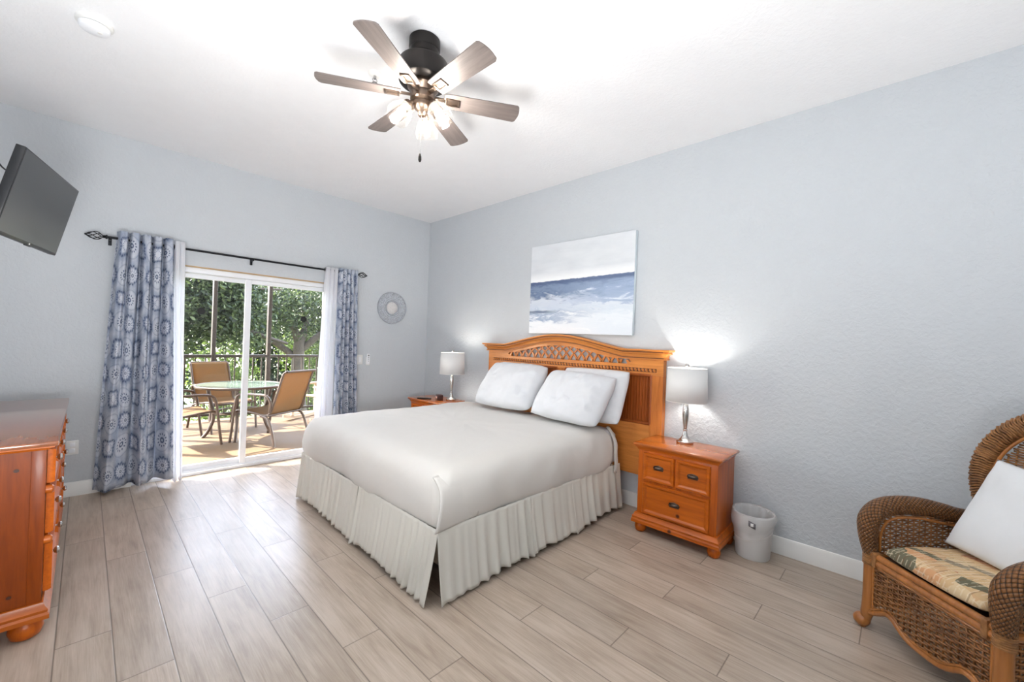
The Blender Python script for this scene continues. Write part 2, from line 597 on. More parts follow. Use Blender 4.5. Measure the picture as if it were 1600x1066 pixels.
t = thing('smoke_detector', 'round white smoke detector on the ceiling near the left edge', 'smoke detector', (-3.368, -1.70, CEIL_Z))
MB().lathe([(0.0, 0), (0.076, 0), (0.076, -0.014), (0.068, -0.020), (0.0, -0.020)], 36, caps=False).build('mounting_base', M_trim, t)
MB().lathe([(0.0, -0.024), (0.064, -0.024), (0.064, -0.030), (0.058, -0.044), (0.040, -0.052), (0.0, -0.054)], 36, caps=False).build('cover', M_vinyl, t)
MB().lathe([(0.060, -0.0195), (0.060, -0.0245)], 36).build('vent_gap', M_greybtn, t)
MB().lathe([(0.010, -0.050), (0.010, -0.056), (0.0, -0.057)], 16, c=(0.022, -0.012, 0)).build('test_button', M_trim, t)

t = thing('sprinkler_head', 'small white fire sprinkler head on the ceiling behind the fan', 'sprinkler', (-2.144, -2.476, CEIL_Z))
MB().lathe([(0.0, 0), (0.042, 0), (0.040, -0.007), (0.022, -0.016), (0.0, -0.016)], 28, caps=False).build('escutcheon', M_trim, t)
b = MB().lathe([(0.009, -0.014), (0.009, -0.03), (0.006, -0.036)], 14)
b.tube([(0.009, 0, -0.03), (0.016, 0, -0.042), (0.004, 0, -0.058)], 0.0022, 6).tube([(-0.009, 0, -0.03), (-0.016, 0, -0.042), (-0.004, 0, -0.058)], 0.0022, 6)
b.build('yoke', M_nickel, t)
MB().lathe([(0.0, -0.057), (0.016, -0.058), (0.016, -0.060), (0.0, -0.061)], 18, caps=False).build('deflector', M_nickel, t)

# ------------------------------------------------------------------ wall medallion
M_med = plain('whitewashed_carving', (198, 203, 210), 0.75, noise_amt=0.1, nscale=40, bump=0.3, bscale=120)
M_med_dark = plain('grey_wash', (176, 180, 188), 0.8, noise_amt=0.12, nscale=40)
M_med_c = plain('chalky_center', (214, 212, 212), 0.8, noise_amt=0.08, nscale=40)
t = thing('wall_medallion', 'round carved whitewashed medallion hung between the right curtain and the corner', 'wall decor', (-0.557, 0, 1.79))
MX = Matrix.Rotation(PI / 2, 4, 'X')
def ring(r, w, z0, z1):
    return MB().lathe([(r - w, z0), (r - w * 0.6, z1), (r + w * 0.6, z1), (r + w, z0), (r - w, z0)], 64, MX, caps=False)
MB().lathe([(0, 0.002), (0.208, 0.002), (0.208, 0.006), (0, 0.006)], 64, MX, caps=False).build('backing', M_med_dark, t)
ring(0.204, 0.008, 0.004, 0.022).build('outer_ring', M_med_dark, t)
ring(0.135, 0.007, 0.004, 0.018).build('ring', M_med, t)
ring(0.112, 0.006, 0.004, 0.018).build('ring', M_med, t)
ring(0.090, 0.007, 0.004, 0.022).build('ring', M_med_dark, t)
MB().lathe([(0, 0.02), (0.06, 0.017), (0.078, 0.006)], 48, MX, caps=False).build('center_disc', M_med_c, t)
b = MB()
for k in range(12):
    a0 = 2 * PI * k / 12
    for (rr, s, da) in ((0.176, 0.020, 0.0), (0.158, 0.012, 0.26), (0.186, 0.011, 0.26)):
        pts = []
        for q in range(11):
            th = q / 10 * 2 * PI * 0.8
            x = rr * math.cos(a0 + da) + s * math.cos(th + a0); z = rr * math.sin(a0 + da) + s * math.sin(th + a0)
            pts.append((x, -0.010, z))
        b.tube(pts, 0.0055, 6)
b.build('scroll_band', M_med, t)

# ------------------------------------------------------------------ canvas painting
def canvas_mat():
    t = NT('seascape_paint')
    tc = t.n('ShaderNodeTexCoord')
    sp = t.n('ShaderNodeSeparateXYZ'); t.link(tc.outputs['Object'], sp.inputs[0])
    y = t.math('MULTIPLY', sp.outputs[1], -1.0)      # 0 .. 1.2 left to right
    z = sp.outputs[2]                                # 0 .. 0.93
    mp = t.n('ShaderNodeMapping'); mp.inputs['Scale'].default_value = (1, 2.2, 9); t.link(tc.outputs['Object'], mp.inputs[0])
    st = t.noise(mp.outputs[0], 2.2, 6, 0.62, 0.7)
    mp2 = t.n('ShaderNodeMapping'); mp2.inputs['Scale'].default_value = (1, 6, 26); t.link(tc.outputs['Object'], mp2.inputs[0])
    fine = t.noise(mp2.outputs[0], 2.0, 4, 0.6, 0.4)
    zz = t.math('ADD', z, t.math('MULTIPLY', t.math('SUBTRACT', fine, 0.5), 0.028))
    hz = t.math('ADD', 0.537, t.math('MULTIPLY', y, 0.010))       # horizon height climbs a little
    rel = t.math('SUBTRACT', zz, hz)
    sky = t.ramp(t.noise(mp.outputs[0], 1.1, 4, 0.5), [(0.3, lin((208, 213, 219))), (0.7, lin((222, 226, 231)))])
    sky = t.mix(t.ramp(rel, [(0.02, (1, 1, 1, 1)), (0.10, (0, 0, 0, 1))]), sky, lin((240, 242, 245)))
    depth = t.math('MULTIPLY', rel, -1.0)
    lr = t.ramp(y, [(0.25, (0, 0, 0, 1)), (0.95, (1, 1, 1, 1))])
    dd = t.math('ADD', depth, t.math('MULTIPLY', t.math('SUBTRACT', st, 0.5), 0.42))
    left = t.ramp(dd, [(0.0, lin((84, 104, 140))), (0.06, lin((124, 143, 172))), (0.13, lin((96, 116, 150))), (0.20, lin((206, 214, 226))), (0.30, lin((190, 202, 218))), (0.36, lin((150, 167, 194))), (0.41, lin((226, 231, 238))), (0.48, lin((232, 236, 242)))])
    right = t.ramp(dd, [(0.0, lin((128, 146, 176))), (0.12, lin((154, 172, 200))), (0.22, lin((166, 183, 208))), (0.26, lin((214, 222, 232))), (0.30, lin((206, 217, 229))), (0.38, lin((222, 229, 237))), (0.45, lin((216, 224, 234)))])
    sea = t.mix(lr, left, right)
    foam = t.ramp(st, [(0.60, (0, 0, 0, 1)), (0.68, (0.7, 0.7, 0.7, 1))])
    sea = t.mix(t.math('MULTIPLY', foam, t.ramp(depth, [(0.05, (0, 0, 0, 1)), (0.12, (1, 1, 1, 1))])), sea, lin((232, 236, 241)))
    # dark line of the horizon and the dark bar low at the left
    hl = t.ramp(t.math('ABSOLUTE', t.math('ADD', rel, 0.016)), [(0.008, (1, 1, 1, 1)), (0.03, (0, 0, 0, 1))])
    sea = t.mix(t.math('MULTIPLY', hl, 0.75), sea, lin((78, 94, 128)))
    bar = t.math('MULTIPLY', t.ramp(t.math('ABSOLUTE', t.math('SUBTRACT', zz, 0.222)), [(0.006, (1, 1, 1, 1)), (0.018, (0, 0, 0, 1))]), t.ramp(t.math('ADD', y, t.math('MULTIPLY', fine, 0.2)), [(0.30, (1, 1, 1, 1)), (0.52, (0, 0, 0, 1))]))
    sea = t.mix(t.math('MULTIPLY', bar, 0.8), sea, lin((84, 100, 132)))
    c = t.mix(t.ramp(rel, [(-0.004, (0, 0, 0, 1)), (0.004, (1, 1, 1, 1))]), sea, sky)
    t.color(c)
    t.set(Roughness=0.6)
    t.bump(fine, 0.2, 0.003)
    return t.m
M_canvas = canvas_mat()
M_canvas_edge = plain('pale_blue_canvas_edge', (206, 218, 224), 0.7, noise_amt=0.03)
t = thing('canvas_painting', 'blue and white abstract seascape canvas hung above the headboard', 'painting', (-0.008, -1.985, 1.50))
ZR = Matrix.Rotation(math.radians(0.35), 4, 'X')
MB().box(-0.034, 0, -1.205, 0, 0, 0.925).xf(ZR).build('canvas_edge', M_canvas_edge, t, smooth=False)
MB().box(-0.0365, -0.0335, -1.205, 0, 0, 0.925).xf(ZR).build('painted_front', M_canvas, t, smooth=False)
# ------------------------------------------------------------------ curtains
def curtain_mat():
    t = NT('blue_medallion_print')
    tc = t.n('ShaderNodeTexCoord')
    dn = t.n('ShaderNodeTexNoise'); t.link(tc.outputs['UV'], dn.inputs['Vector']); dn.inputs['Scale'].default_value = 2.6; dn.inputs['Detail'].default_value = 1
    dv_ = t.n('ShaderNodeVectorMath', operation='MULTIPLY_ADD'); t.link(dn.outputs['Color'], dv_.inputs[0]); dv_.inputs[1].default_value = (0.13, 0.13, 0); t.link(tc.outputs['UV'], dv_.inputs[2])
    uv = dv_.outputs[0]
    def rosette(scale, offx, offy, seed):
        mp = t.n('ShaderNodeMapping'); mp.inputs['Scale'].default_value = (1 / scale[0], 1 / scale[1], 1); mp.inputs['Location'].default_value = (offx, offy, 0)
        t.link(uv, mp.inputs[0])
        sp = t.n('ShaderNodeSeparateXYZ'); t.link(mp.outputs[0], sp.inputs[0])
        fx = t.math('SUBTRACT', t.math('FRACT', sp.outputs[0]), 0.5)
        fy = t.math('SUBTRACT', t.math('FRACT', sp.outputs[1]), 0.5)
        fx = t.math('MULTIPLY', fx, scale[0]); fy = t.math('MULTIPLY', fy, scale[1])
        r = t.math('SQRT', t.math('ADD', t.math('MULTIPLY', fx, fx), t.math('MULTIPLY', fy, fy)))
        a = t.math('ARCTAN2', fy, fx)
        return r, a
    wob = t.noise(t.coords('UV', (1, 1, 1)), 60, 2)
    def wobble(r, k=0.006):
        return t.math('ADD', r, t.math('MULTIPLY', t.math('SUBTRACT', wob, 0.5), k))
    W, B, K = (1, 1, 1, 1), (0, 0, 0, 1), None
    base = t.ramp(t.noise(t.coords('UV', (1, 1, 1)), 7, 4, 0.6), [(0.30, lin((160, 172, 194))), (0.48, lin((188, 195, 208))), (0.66, lin((208, 212, 219)))])
    fine = t.noise(t.coords('UV', (1, 1, 1)), 130, 2)
    base = t.mix(t.math('MULTIPLY', t.ramp(fine, [(0.5, B), (0.62, W)]), 0.25), base, lin((128, 146, 178)))
    navy = lin((80, 94, 124)); slate = lin((134, 146, 172)); pale = lin((210, 215, 225))
    c = base
    patch = t.ramp(t.noise(t.coords('UV', (1, 1, 1)), 3.5, 2), [(0.35, (0.25, 0.25, 0.25, 1)), (0.62, W)])
    cell = (0.33, 0.42)
    # big rosettes on two interleaved lattices, small rosettes between
    for (ox, oy, big) in ((0, 0, 1), (0.5, 0.5, 2), (0.5, 0.0, 0), (0.0, 0.5, 0)):
        r, a = rosette(cell, ox, oy, 0)
        r = t.math('MULTIPLY', wobble(r), 0.70)
        if big:
            pet = t.math('MULTIPLY', t.math('COSINE', t.math('MULTIPLY', a, 12 if big == 1 else 4)), 0.004 if big == 1 else 0.007)
            rp = t.math('ADD', r, pet)
            halo = t.ramp(rp, [(0.060, W), (0.082, B)])
            c = t.mix(t.math('MULTIPLY', t.math('MULTIPLY', halo, 0.8), patch), c, slate)
            ring_ = t.ramp(rp, [(0.040, B), (0.046, W), (0.053, W), (0.058, B)])
            dots = t.math('GREATER_THAN', t.math('COSINE', t.math('MULTIPLY', a, 18)), -0.3)
            c = t.mix(t.math('MULTIPLY', ring_, t.math('ADD', t.math('MULTIPLY', dots, 0.5), 0.45)), c, navy)
            inner = t.ramp(rp, [(0.030, W), (0.038, B)])
            c = t.mix(inner, c, pale)
            r2 = t.ramp(r, [(0.018, B), (0.021, W), (0.026, W), (0.029, B)])
            dots2 = t.math('GREATER_THAN', t.math('COSINE', t.math('MULTIPLY', a, 12)), 0.0)
            c = t.mix(t.math('MULTIPLY', r2, dots2), c, slate)
            c = t.mix(t.ramp(r, [(0.009, W), (0.012, B)]), c, navy if big == 1 else pale)
            c = t.mix(t.ramp(r, [(0.003, W), (0.005, B)]), c, pale)
        else:
            ln = t.ramp(r, [(0.058, B), (0.0605, W), (0.062, W), (0.0645, B)])
            c = t.mix(t.math('MULTIPLY', ln, 0.7), c, slate)
            disc = t.ramp(r, [(0.050, W), (0.058, B)])
            c = t.mix(t.math('MULTIPLY', disc, 0.6), c, pale)
            r2 = t.ramp(r, [(0.023, B), (0.026, W), (0.033, W), (0.036, B)])
            dots2 = t.math('GREATER_THAN', t.math('COSINE', t.math('MULTIPLY', a, 12)), 0.15)
            c = t.mix(t.math('MULTIPLY', r2, dots2), c, navy)
            c = t.mix(t.ramp(r, [(0.006, B), (0.008, W), (0.012, W), (0.014, B)]), c, navy)
    t.color(c)
    t.set(Roughness=0.85)
    t.bsdf.inputs['Specular IOR Level'].default_value = 0.2
    t.bump(fine, 0.1, 0.001)
    tl = t.n('ShaderNodeBsdfTranslucent'); t.link(c, tl.inputs[0])
    mx = t.n('ShaderNodeMixShader'); mx.inputs[0].default_value = 0.12
    t.link(t.bsdf.outputs[0], mx.inputs[1]); t.link(tl.outputs[0], mx.inputs[2]); t.link(mx.outputs[0], t.out.inputs[0])
    return t.m
M_print = curtain_mat()
M_sheer = cloth('white_sheer', (248, 249, 252), 0.6, 0.10, bump=0.05)
ROD_Y, ROD_Z = -0.092, 2.152

def curtain(name, label, cat, xt, xb, ztop, zbot, folds_t, folds_b, at, ab, mat, phase=0.0, fabric=0.85, nu=150, nv=40, lift=0.0, yoff=0.0, grommets=True, group=None, bow=0.0):
    base = Vector(((xt[0] + xt[1]) / 2, ROD_Y, 0))
    t = thing(name, label, cat, base, group=group)
    def fn(s, v):
        tt = 1 - v                                   # 0 at the top, 1 at the hem
        k = tt ** 0.8
        x0 = xt[0] * (1 - tt) + xb[0] * tt + bow * math.sin(PI * tt); x1 = xt[1] * (1 - tt) + xb[1] * tt
        sw = s + 0.03 * math.sin(2 * PI * (s * 1.7 + phase)) * k
        x = x0 + (x1 - x0) * sw
        pt = 2 * PI * folds_t * s + phase
        pb = 2 * PI * folds_b * s + phase * 1.7 + 0.6
        y = at * (math.sin(pt) + 0.2 * math.sin(3 * pt)) * (1 - 0.62 * k) + ab * k * (math.sin(pb) + 0.25 * math.sin(2.3 * pb + 1))
        y += 0.25 * at * math.sin(pt * 0.5 + tt * 2) * k + yoff
        y = max(-0.30, min(0.070, y))
        x += 0.010 * math.cos(pt) * (1 - k)
        z = zbot + (ztop - zbot) * v + lift * s * tt ** 3
        return Vector((x - base.x, y, z))
    width = (abs(xt[1] - xt[0]) + 4 * at * folds_t) * fabric
    b = MB()
    b.grid(fn, nu, nv, lambda s, v: (s * width + phase * 0.13, v * (ztop - zbot)))
    b.build('curtain_panel', mat, t, angle=180, solid=0.003)
    if grommets:
        for k in range(int(folds_t * 2)):
            s = (k * PI - phase) / (2 * PI * folds_t)
            if s < 0.03 or s > 0.97:
                continue
            p = fn(s, 1.0)
            n = (fn(s + 0.004, 1.0) - fn(s - 0.004, 1.0)).normalized()
            nn = Vector((-n.y, n.x, 0))
            mt = Matrix.Translation((p.x, 0.0, ROD_Z)) @ nn.to_track_quat('Z', 'Y').to_matrix().to_4x4()
            MB().lathe([(0.015, -0.004), (0.024, -0.004), (0.024, 0.004), (0.015, 0.004), (0.015, -0.004)], 20, mt, caps=False).build('grommet', M_black, t)
    return t
curtain('curtain', 'blue and grey medallion print curtain left of the sliding door', 'curtain', (-3.205, -2.835), (-3.285, -2.79), 2.212, 0.035, 5, 2.5, 0.050, 0.062, M_print, 0.5, lift=0.02, yoff=-0.030)
curtain('curtain', 'narrow blue medallion print curtain right of the sliding door', 'curtain', (-1.325, -1.105), (-1.315, -1.010), 2.190, 0.035, 5, 5, 0.044, 0.032, M_print, 1.2, yoff=-0.022)
curtain('sheer_curtain', 'white sheer curtain gathered at the left side of the sliding door', 'sheer curtain', (-2.826, -2.752), (-2.782, -2.700), 2.206, 0.012, 2, 2, 0.030, 0.030, M_sheer, 0.2, nu=60, yoff=-0.015)
curtain('sheer_curtain', 'white sheer curtain gathered at the right side of the sliding door', 'sheer curtain', (-1.475, -1.335), (-1.535, -1.325), 2.182, 0.012, 3, 3, 0.030, 0.034, M_sheer, 0.9, nu=80, yoff=-0.015)

t = thing('curtain_rod', 'black curtain rod with twisted cage finials above the sliding door', 'curtain rod', (-2.2, ROD_Y, ROD_Z))
MB().tube([(-1.05, 0, 0), (0.0, 0, -0.003), (1.10, 0, 0)], 0.0105, 14).build('rod', M_black, t)
for sx, xe in ((-1, -1.05), (1, 1.10)):
    f_ = MB().lathe([(0.011, 0), (0.017, 0.004), (0.017, 0.012), (0.011, 0.018), (0.014, 0.024), (0.009, 0.03)], 16, Matrix.Translation((xe, 0, 0)) @ Matrix.Rotation(sx * PI / 2, 4, 'Y'))
    f_.build('finial_collar', M_black, t)
    b = MB()
    for k in range(6):
        pts = []
        for q in range(15):
            u = q / 14
            rr = 0.006 + 0.027 * math.sin(PI * u ** 0.9)
            an = 2 * PI * k / 6 + u * 1.9
            pts.append((xe + sx * (0.028 + 0.098 * u), rr * math.cos(an), rr * math.sin(an)))
        b.tube(pts, 0.0032, 6)
    b.ball((xe + sx * 0.13, 0, 0), 0.008, 10)
    b.build('finial', M_black, t)
for xw in (-3.235, -2.19, -1.09):
    x = xw + 2.2
    b = MB().box(x - 0.011, x + 0.011, 0.078, 0.092, -0.055, 0.015, 0.003)
    b.tube([(x, 0.085, -0.016), (x, 0.0, -0.016)], 0.006, 8)
    b.tube([(x, 0.014 * math.sin(a), -0.014 * math.cos(a)) for a in [math.radians(q) for q in range(-80, 100, 15)]], 0.004, 6)
    b.build('bracket', M_black, t)

# ------------------------------------------------------------------ television on its arm
M_screen = plain('tv_screen', (58, 60, 63), 0.32, 0.0, 0.45, noise_amt=0.02)
M_tvback = plain('tv_casing', (30, 31, 34), 0.35)
yaw, tilt = 1.80, -0.216
n_ = Vector((math.sin(yaw) * math.cos(tilt), math.cos(yaw) * math.cos(tilt), math.sin(tilt)))
rt = Vector((-math.cos(yaw), math.sin(yaw), 0))
up = n_.cross(rt)
if up.z < 0: up = -up
TVM = Matrix(((rt.x, up.x, n_.x), (rt.y, up.y, n_.y), (rt.z, up.z, n_.z)))
if TVM.determinant() < 0:
    TVM = Matrix(((-rt.x, up.x, n_.x), (-rt.y, up.y, n_.y), (-rt.z, up.z, n_.z)))
t = thing('television', 'black flat television angled down from its wall arm at the left edge', 'television', (-3.534, -1.542, 2.027), rot=TVM.to_euler())
W2, H2 = 0.3625, 0.2125
MB().box(-W2, W2, -H2, H2, -0.036, -0.001, 0.004).build('casing', M_tvback, t)
MB().box(-W2 * 0.7, W2 * 0.7, -H2 * 0.8, H2 * 0.5, -0.066, -0.034, 0.012).build('rear_housing', M_tvback, t)
MB().box(-W2 + 0.008, W2 - 0.008, -H2 + 0.014, H2 - 0.008, -0.0015, 0.0006).build('screen', M_screen, t, smooth=False)
MB().box(-0.03, 0.03, -H2 - 0.007, -H2 + 0.002, -0.012, 0.0, 0.002).build('sensor_bar', M_blackplastic, t)
MB().lathe([(0, 0.0025), (0.0045, 0.002), (0.0045, 0)], 12, Matrix.Translation((0.0, -H2 + 0.007, -0.001)), caps=False).build('power_light', M_trim, t)
iM = t.matrix_basis.inverted()
tvw = Matrix.Translation((-3.534, -1.542, 2.027)) @ TVM.to_4x4()
pb = tvw @ Vector((0, 0.02, -0.066))
inv = tvw.inverted()
b = MB()
p0 = Vector((LEFT_X + 0.004, -1.50, 2.06)); p1 = Vector((-3.80, -1.66, 2.05)); p2 = pb
b.tube([inv @ p0, inv @ p1], 0.016, 8).tube([inv @ p1, inv @ p2], 0.016, 8)
b.ball(inv @ p1, 0.024, 10)
b.box(-0.1, 0.1, -0.1, 0.1, -0.072, -0.064, 0.002)
b.build('mount_arm', M_blackplastic, t)
b = MB()
b.box(LEFT_X + 0.0005, LEFT_X + 0.014, -1.58, -1.42, 1.95, 2.17, 0.003)
b.xf(inv)
b.build('wall_plate', M_blackplastic, t)
b = MB()
pts = [Vector((LEFT_X + 0.01, -1.35, 2.42)), Vector((-3.86, -1.42, 2.40)), Vector((-3.74, -1.62, 2.30)), Vector((-3.66, -1.72, 2.16)), tvw @ Vector((-0.2, 0.1, -0.06))]
sm = []
for i in range(len(pts) - 1):
    for q in range(6):
        a, b2 = pts[i], pts[i + 1]
        u = q / 6
        m0 = (pts[i + 1] - pts[max(i - 1, 0)]) * 0.5; m1 = (pts[min(i + 2, len(pts) - 1)] - pts[i]) * 0.5
        sm.append(a * (2 * u ** 3 - 3 * u * u + 1) + m0 * (u ** 3 - 2 * u * u + u) + b2 * (3 * u * u - 2 * u ** 3) + m1 * (u ** 3 - u * u))
sm.append(pts[-1])
b.tube([inv @ q for q in sm], 0.0035, 6)
b.build('power_cable', M_blackplastic, t)
from mathutils import noise as mnoise
def wr(x, y, z, s=1.0, seed=0.0):
    return mnoise.fractal(Vector((x * s + seed, y * s, z * s)), 0.9, 2.0, 3)

# ------------------------------------------------------------------ bed
BX0, BX1, BY0, BY1 = -2.03, -0.13, -3.15, -1.21
bed = thing('bed', 'large bed in white sheets with a ruffled skirt and carved pine headboard', 'bed', (-1.08, -2.18, 0))
BO = Vector((-1.08, -2.18, 0))
def rrect(x0, x1, y0, y1, r, n=8, step=0.05):
    """closed rounded outline, counter-clockwise"""
    pts = []
    def line(a, b):
        L = math.dist(a, b); m = max(1, int(L / step))
        for i in range(m):
            pts.append((a[0] + (b[0] - a[0]) * i / m, a[1] + (b[1] - a[1]) * i / m))
    def arc(cx, cy, a0):
        for i in range(n):
            a = a0 + PI / 2 * i / n
            pts.append((cx + r * math.cos(a), cy + r * math.sin(a)))
    line((x0 + r, y0), (x1 - r, y0)); arc(x1 - r, y0 + r, -PI / 2)
    line((x1, y0 + r), (x1, y1 - r)); arc(x1 - r, y1 - r, 0)
    line((x1 - r, y1), (x0 + r, y1)); arc(x0 + r, y1 - r, PI / 2)
    line((x0, y1 - r), (x0, y0 + r)); arc(x0 + r, y0 + r, PI)
    return pts
def soft_box(x0, x1, y0, y1, prof, r, amp, seed, hem=0.0):
    out = rrect(x0, x1, y0, y1, r)
    cx, cy, hx, hy = (x0 + x1) / 2, (y0 + y1) / 2, (x1 - x0) / 2, (y1 - y0) / 2
    b = MB()
    rings = []
    for k, (o, z) in enumerate(prof):
        ring_ = []
        for (x, y) in out:
            X = cx + (x - cx) * (hx + o) / hx
            Y = cy + (y - cy) * (hy + o) / hy
            d = amp * wr(X, Y, z, 3.0, seed) + amp * 0.6 * wr(X * 2.5, Y * 2.5, z * 1.0, 3.0, seed + 5)
            side = max(0.0, min(1.0, (o + 0.08) / 0.08))
            nx, ny = (x - cx) / hx, (y - cy) / hy
            m = max(abs(nx), abs(ny), 1e-6)
            nx, ny = (nx / m if abs(nx) > 0.93 * m else 0), (ny / m if abs(ny) > 0.93 * m else 0)
            Z = z + d * 0.5 * (1 - side)
            if k == 0 and hem:
                Z += hem * wr(X * 2, Y * 2, 0, 2.0, seed)
            ring_.append(b.bm.verts.new((X + nx * d * side - BO.x, Y + ny * d * side - BO.y, Z)))
        rings.append(ring_)
    n = len(out)
    for A, B in zip(rings, rings[1:]):
        for i in range(n):
            j = (i + 1) % n
            b.face([A[i], A[j], B[j], B[i]])
    b.face(rings[-1])
    return b
soft_box(BX0 + 0.015, BX1, BY0 + 0.012, BY1 - 0.012, [(-0.02, 0.375), (0, 0.40), (0.004, 0.52), (0, 0.63), (-0.03, 0.672), (-0.08, 0.685), (-0.3, 0.688), (-0.9, 0.690)], 0.07, 0.006, 3).build('mattress', M_pillow, bed, angle=180)
M_ticking = plain('beige_ticking', (176, 166, 150), 0.9, noise_amt=0.25, nscale=30)
MB().box(BX0 + 0.05 - BO.x, BX1 - 0.01 - BO.x, BY0 + 0.04 - BO.y, BY1 - 0.04 - BO.y, 0.14, 0.372, 0.02).build('box_spring', M_ticking, bed)
for sx in (BX0 + 0.2, BX1 - 0.2):
    for sy in (BY0 + 0.2, BY1 - 0.2):
        MB().lathe([(0.025, 0.0), (0.025, 0.14)], 12, c=(sx - BO.x, sy - BO.y, 0)).build('leg', M_black, bed)
prof = [(0.004, 0.372), (0.014, 0.39), (0.024, 0.43), (0.030, 0.48), (0.030, 0.53), (0.024, 0.58), (0.012, 0.622), (-0.008, 0.655), (-0.036, 0.680), (-0.075, 0.694), (-0.13, 0.701), (-0.22, 0.705), (-0.34, 0.707), (-0.5, 0.709), (-0.66, 0.710), (-0.78, 0.711), (-0.84, 0.711)]
soft_box(BX0, BX1 - 0.10, BY0, BY1, prof, 0.075, 0.017, 9, hem=0.01).build('top_sheet', M_sheet, bed, angle=180)
# folded corner of the sheet at the foot, and the turned-back edge at the head
b = MB()
def flap(s, v):
    # a tucked fold lying against the long side, its open edge at the foot corner
    x = BX0 - 0.034 + 0.30 * s + 0.030 * (v - 0.5) * (1 - s)
    z = 0.384 + (0.655 - 0.384) * v
    bulge = 0.030 * (1 - ((v - 0.45) / 0.55) ** 2) if v > 0.45 else 0.030 - 0.018 * ((0.45 - v) / 0.45) ** 2
    if v > 0.75:
        bulge -= 0.035 * ((v - 0.75) / 0.25) ** 2
    out = bulge + 0.020 * (1 - s) ** 2 * (1 - v ** 5) - 0.006 * s - 0.010 * v ** 6
    return Vector((x - BO.x, BY0 - out - BO.y, z))
b.grid(flap, 16, 20)
b.build('sheet_corner_fold', M_sheet, bed, angle=180, solid=0.007)
b = MB()
def turn(s, v):
    # along the head end of the sheet on the visible long side
    y = BY0 - 0.034 + 0.09 * max(0, (v - 0.6) / 0.4) ** 1.4
    z = 0.33 + 0.368 * v + 0.012 * math.sin(6 * s)
    return Vector((BX1 - 0.135 + 0.05 * s + 0.008 * math.sin(9 * v) - BO.x, y - BO.y - 0.006 * math.sin(PI * s), min(z, 0.700)))
b.grid(turn, 6, 18)
b.build('sheet_edge', M_sheet, bed, angle=180, solid=0.008)

# gathered bed skirt, panel by panel
def skirt_panel(p0, p1, nrm, s_flare0, s_flare1, seed, density, ztop=0.385, hem=0.025, close=None):
    p0, p1, nrm = Vector(p0), Vector(p1), Vector(nrm)
    L = (p1 - p0).length
    rnd = random.Random(seed)
    ph = [rnd.uniform(0, 6.28) for _ in range(5)]
    nu = int(L / 0.008)
    def fn(s, v):
        d = 1 - v
        w = L * s
        g = math.sin(2 * PI * density * w + ph[0] + 1.1 * math.sin(2 * PI * density * 0.31 * w + ph[1]))
        g2 = math.sin(2 * PI * density * 1.83 * w + ph[2] + 0.9 * math.sin(2 * PI * density * 0.43 * w + ph[4]))
        fade = 0.25 + 0.75 * (0.5 + 0.5 * math.sin(2 * PI * density * 0.17 * w + ph[3]))
        pl = (0.75 * (1.0 - abs(g)) - 0.35 + 0.3 * g2) * (0.006 + 0.032 * d ** 0.8) * fade
        fl = s_flare0 + (s_flare1 - s_flare0) * s
        e = max(0.0, 1 - s * L / 0.12) ** 2 + max(0.0, 1 - (1 - s) * L / 0.12) ** 2   # panel ends swing out
        off = 0.006 + fl * d ** 1.2 + pl + 0.006 * e * d
        hz = hem + 0.018 * (0.5 + 0.5 * math.sin(2 * PI * s + ph[1])) - 0.016 * e + 0.004 * g
        z = hz + (ztop - hz) * v
        q = p0 + (p1 - p0) * s + nrm * off
        return Vector((q.x - BO.x, q.y - BO.y, z))
    b = MB()
    b.grid(fn, nu, 18)
    return b.build('bed_skirt_panel', M_skirt, bed, angle=180, solid=0.0025)
SX0, SX1, SY0, SY1 = BX0 - 0.008, BX1 - 0.01, BY0 - 0.008, BY1 + 0.008
skirt_panel((SX0, SY1, 0), (SX0, -2.25, 0), (-1, 0, 0), 0.03, 0.045, 1, 9)
skirt_panel((SX0, -2.262, 0), (SX0, SY0 - 0.005, 0), (-1, 0, 0), 0.045, 0.070, 2, 9, hem=0.018)
skirt_panel((SX0 - 0.012, SY0, 0), (-1.30, SY0, 0), (0, -1, 0), 0.055, 0.05, 3, 6.5, hem=0.018)
skirt_panel((-1.31, SY0, 0), (-0.83, SY0, 0), (0, -1, 0), 0.06, 0.055, 4, 5.5)
skirt_panel((-0.84, SY0, 0), (SX1, SY0, 0), (0, -1, 0), 0.06, 0.03, 5, 5)
skirt_panel((SX1, SY1, 0), (SX0, SY1, 0), (0, 1, 0), 0.03, 0.04, 6, 6)

# ------------------------------------------------------------------ headboard (part of the bed)
YC, YL, YR = -2.455, -1.445, -3.515
def crown_z(y):
    t_ = (y - (-2.445)) / 0.715
    if abs(t_) >= 1:
        return 1.374
    return 1.374 + 0.115 * (0.55 * (1 - t_ * t_) + 0.45 * 0.5 * (1 + math.cos(PI * t_)))
HBX0, HBX1 = -0.105, -0.035
def hb_prism(poly, x0=HBX0, x1=HBX1, b=None):
    b = b or MB()
    b.prism(poly, lambda y, z: Vector((x0 - BO.x, y - BO.y, z)), lambda y, z: Vector((x1 - BO.x, y - BO.y, z)))
    return b
LAT_Z0, LAT_YL, LAT_YR = 1.238, -1.782, -3.205
b = MB()
hb_prism([(YL, 0.0), (YL - 0.38, 0.0), (YL - 0.38, 1.15), (YL - 0.377, 1.15), (YL, 1.15)], b=b)  # left stile
b2 = MB()
def hb_box(bb, ya, yb, za, zb, x0=HBX0, x1=HBX1, bev=0.0):
    bb.box(x0 - BO.x, x1 - BO.x, yb - BO.y, ya - BO.y, za, zb, bev)
b.bm.free()
hb = MB()
hb_box(hb, YL, YR, 0.30, 1.16, -0.050, HBX1)
headboard = hb.build('headboard', M_hb_z, bed, smooth=False)
HP = headboard
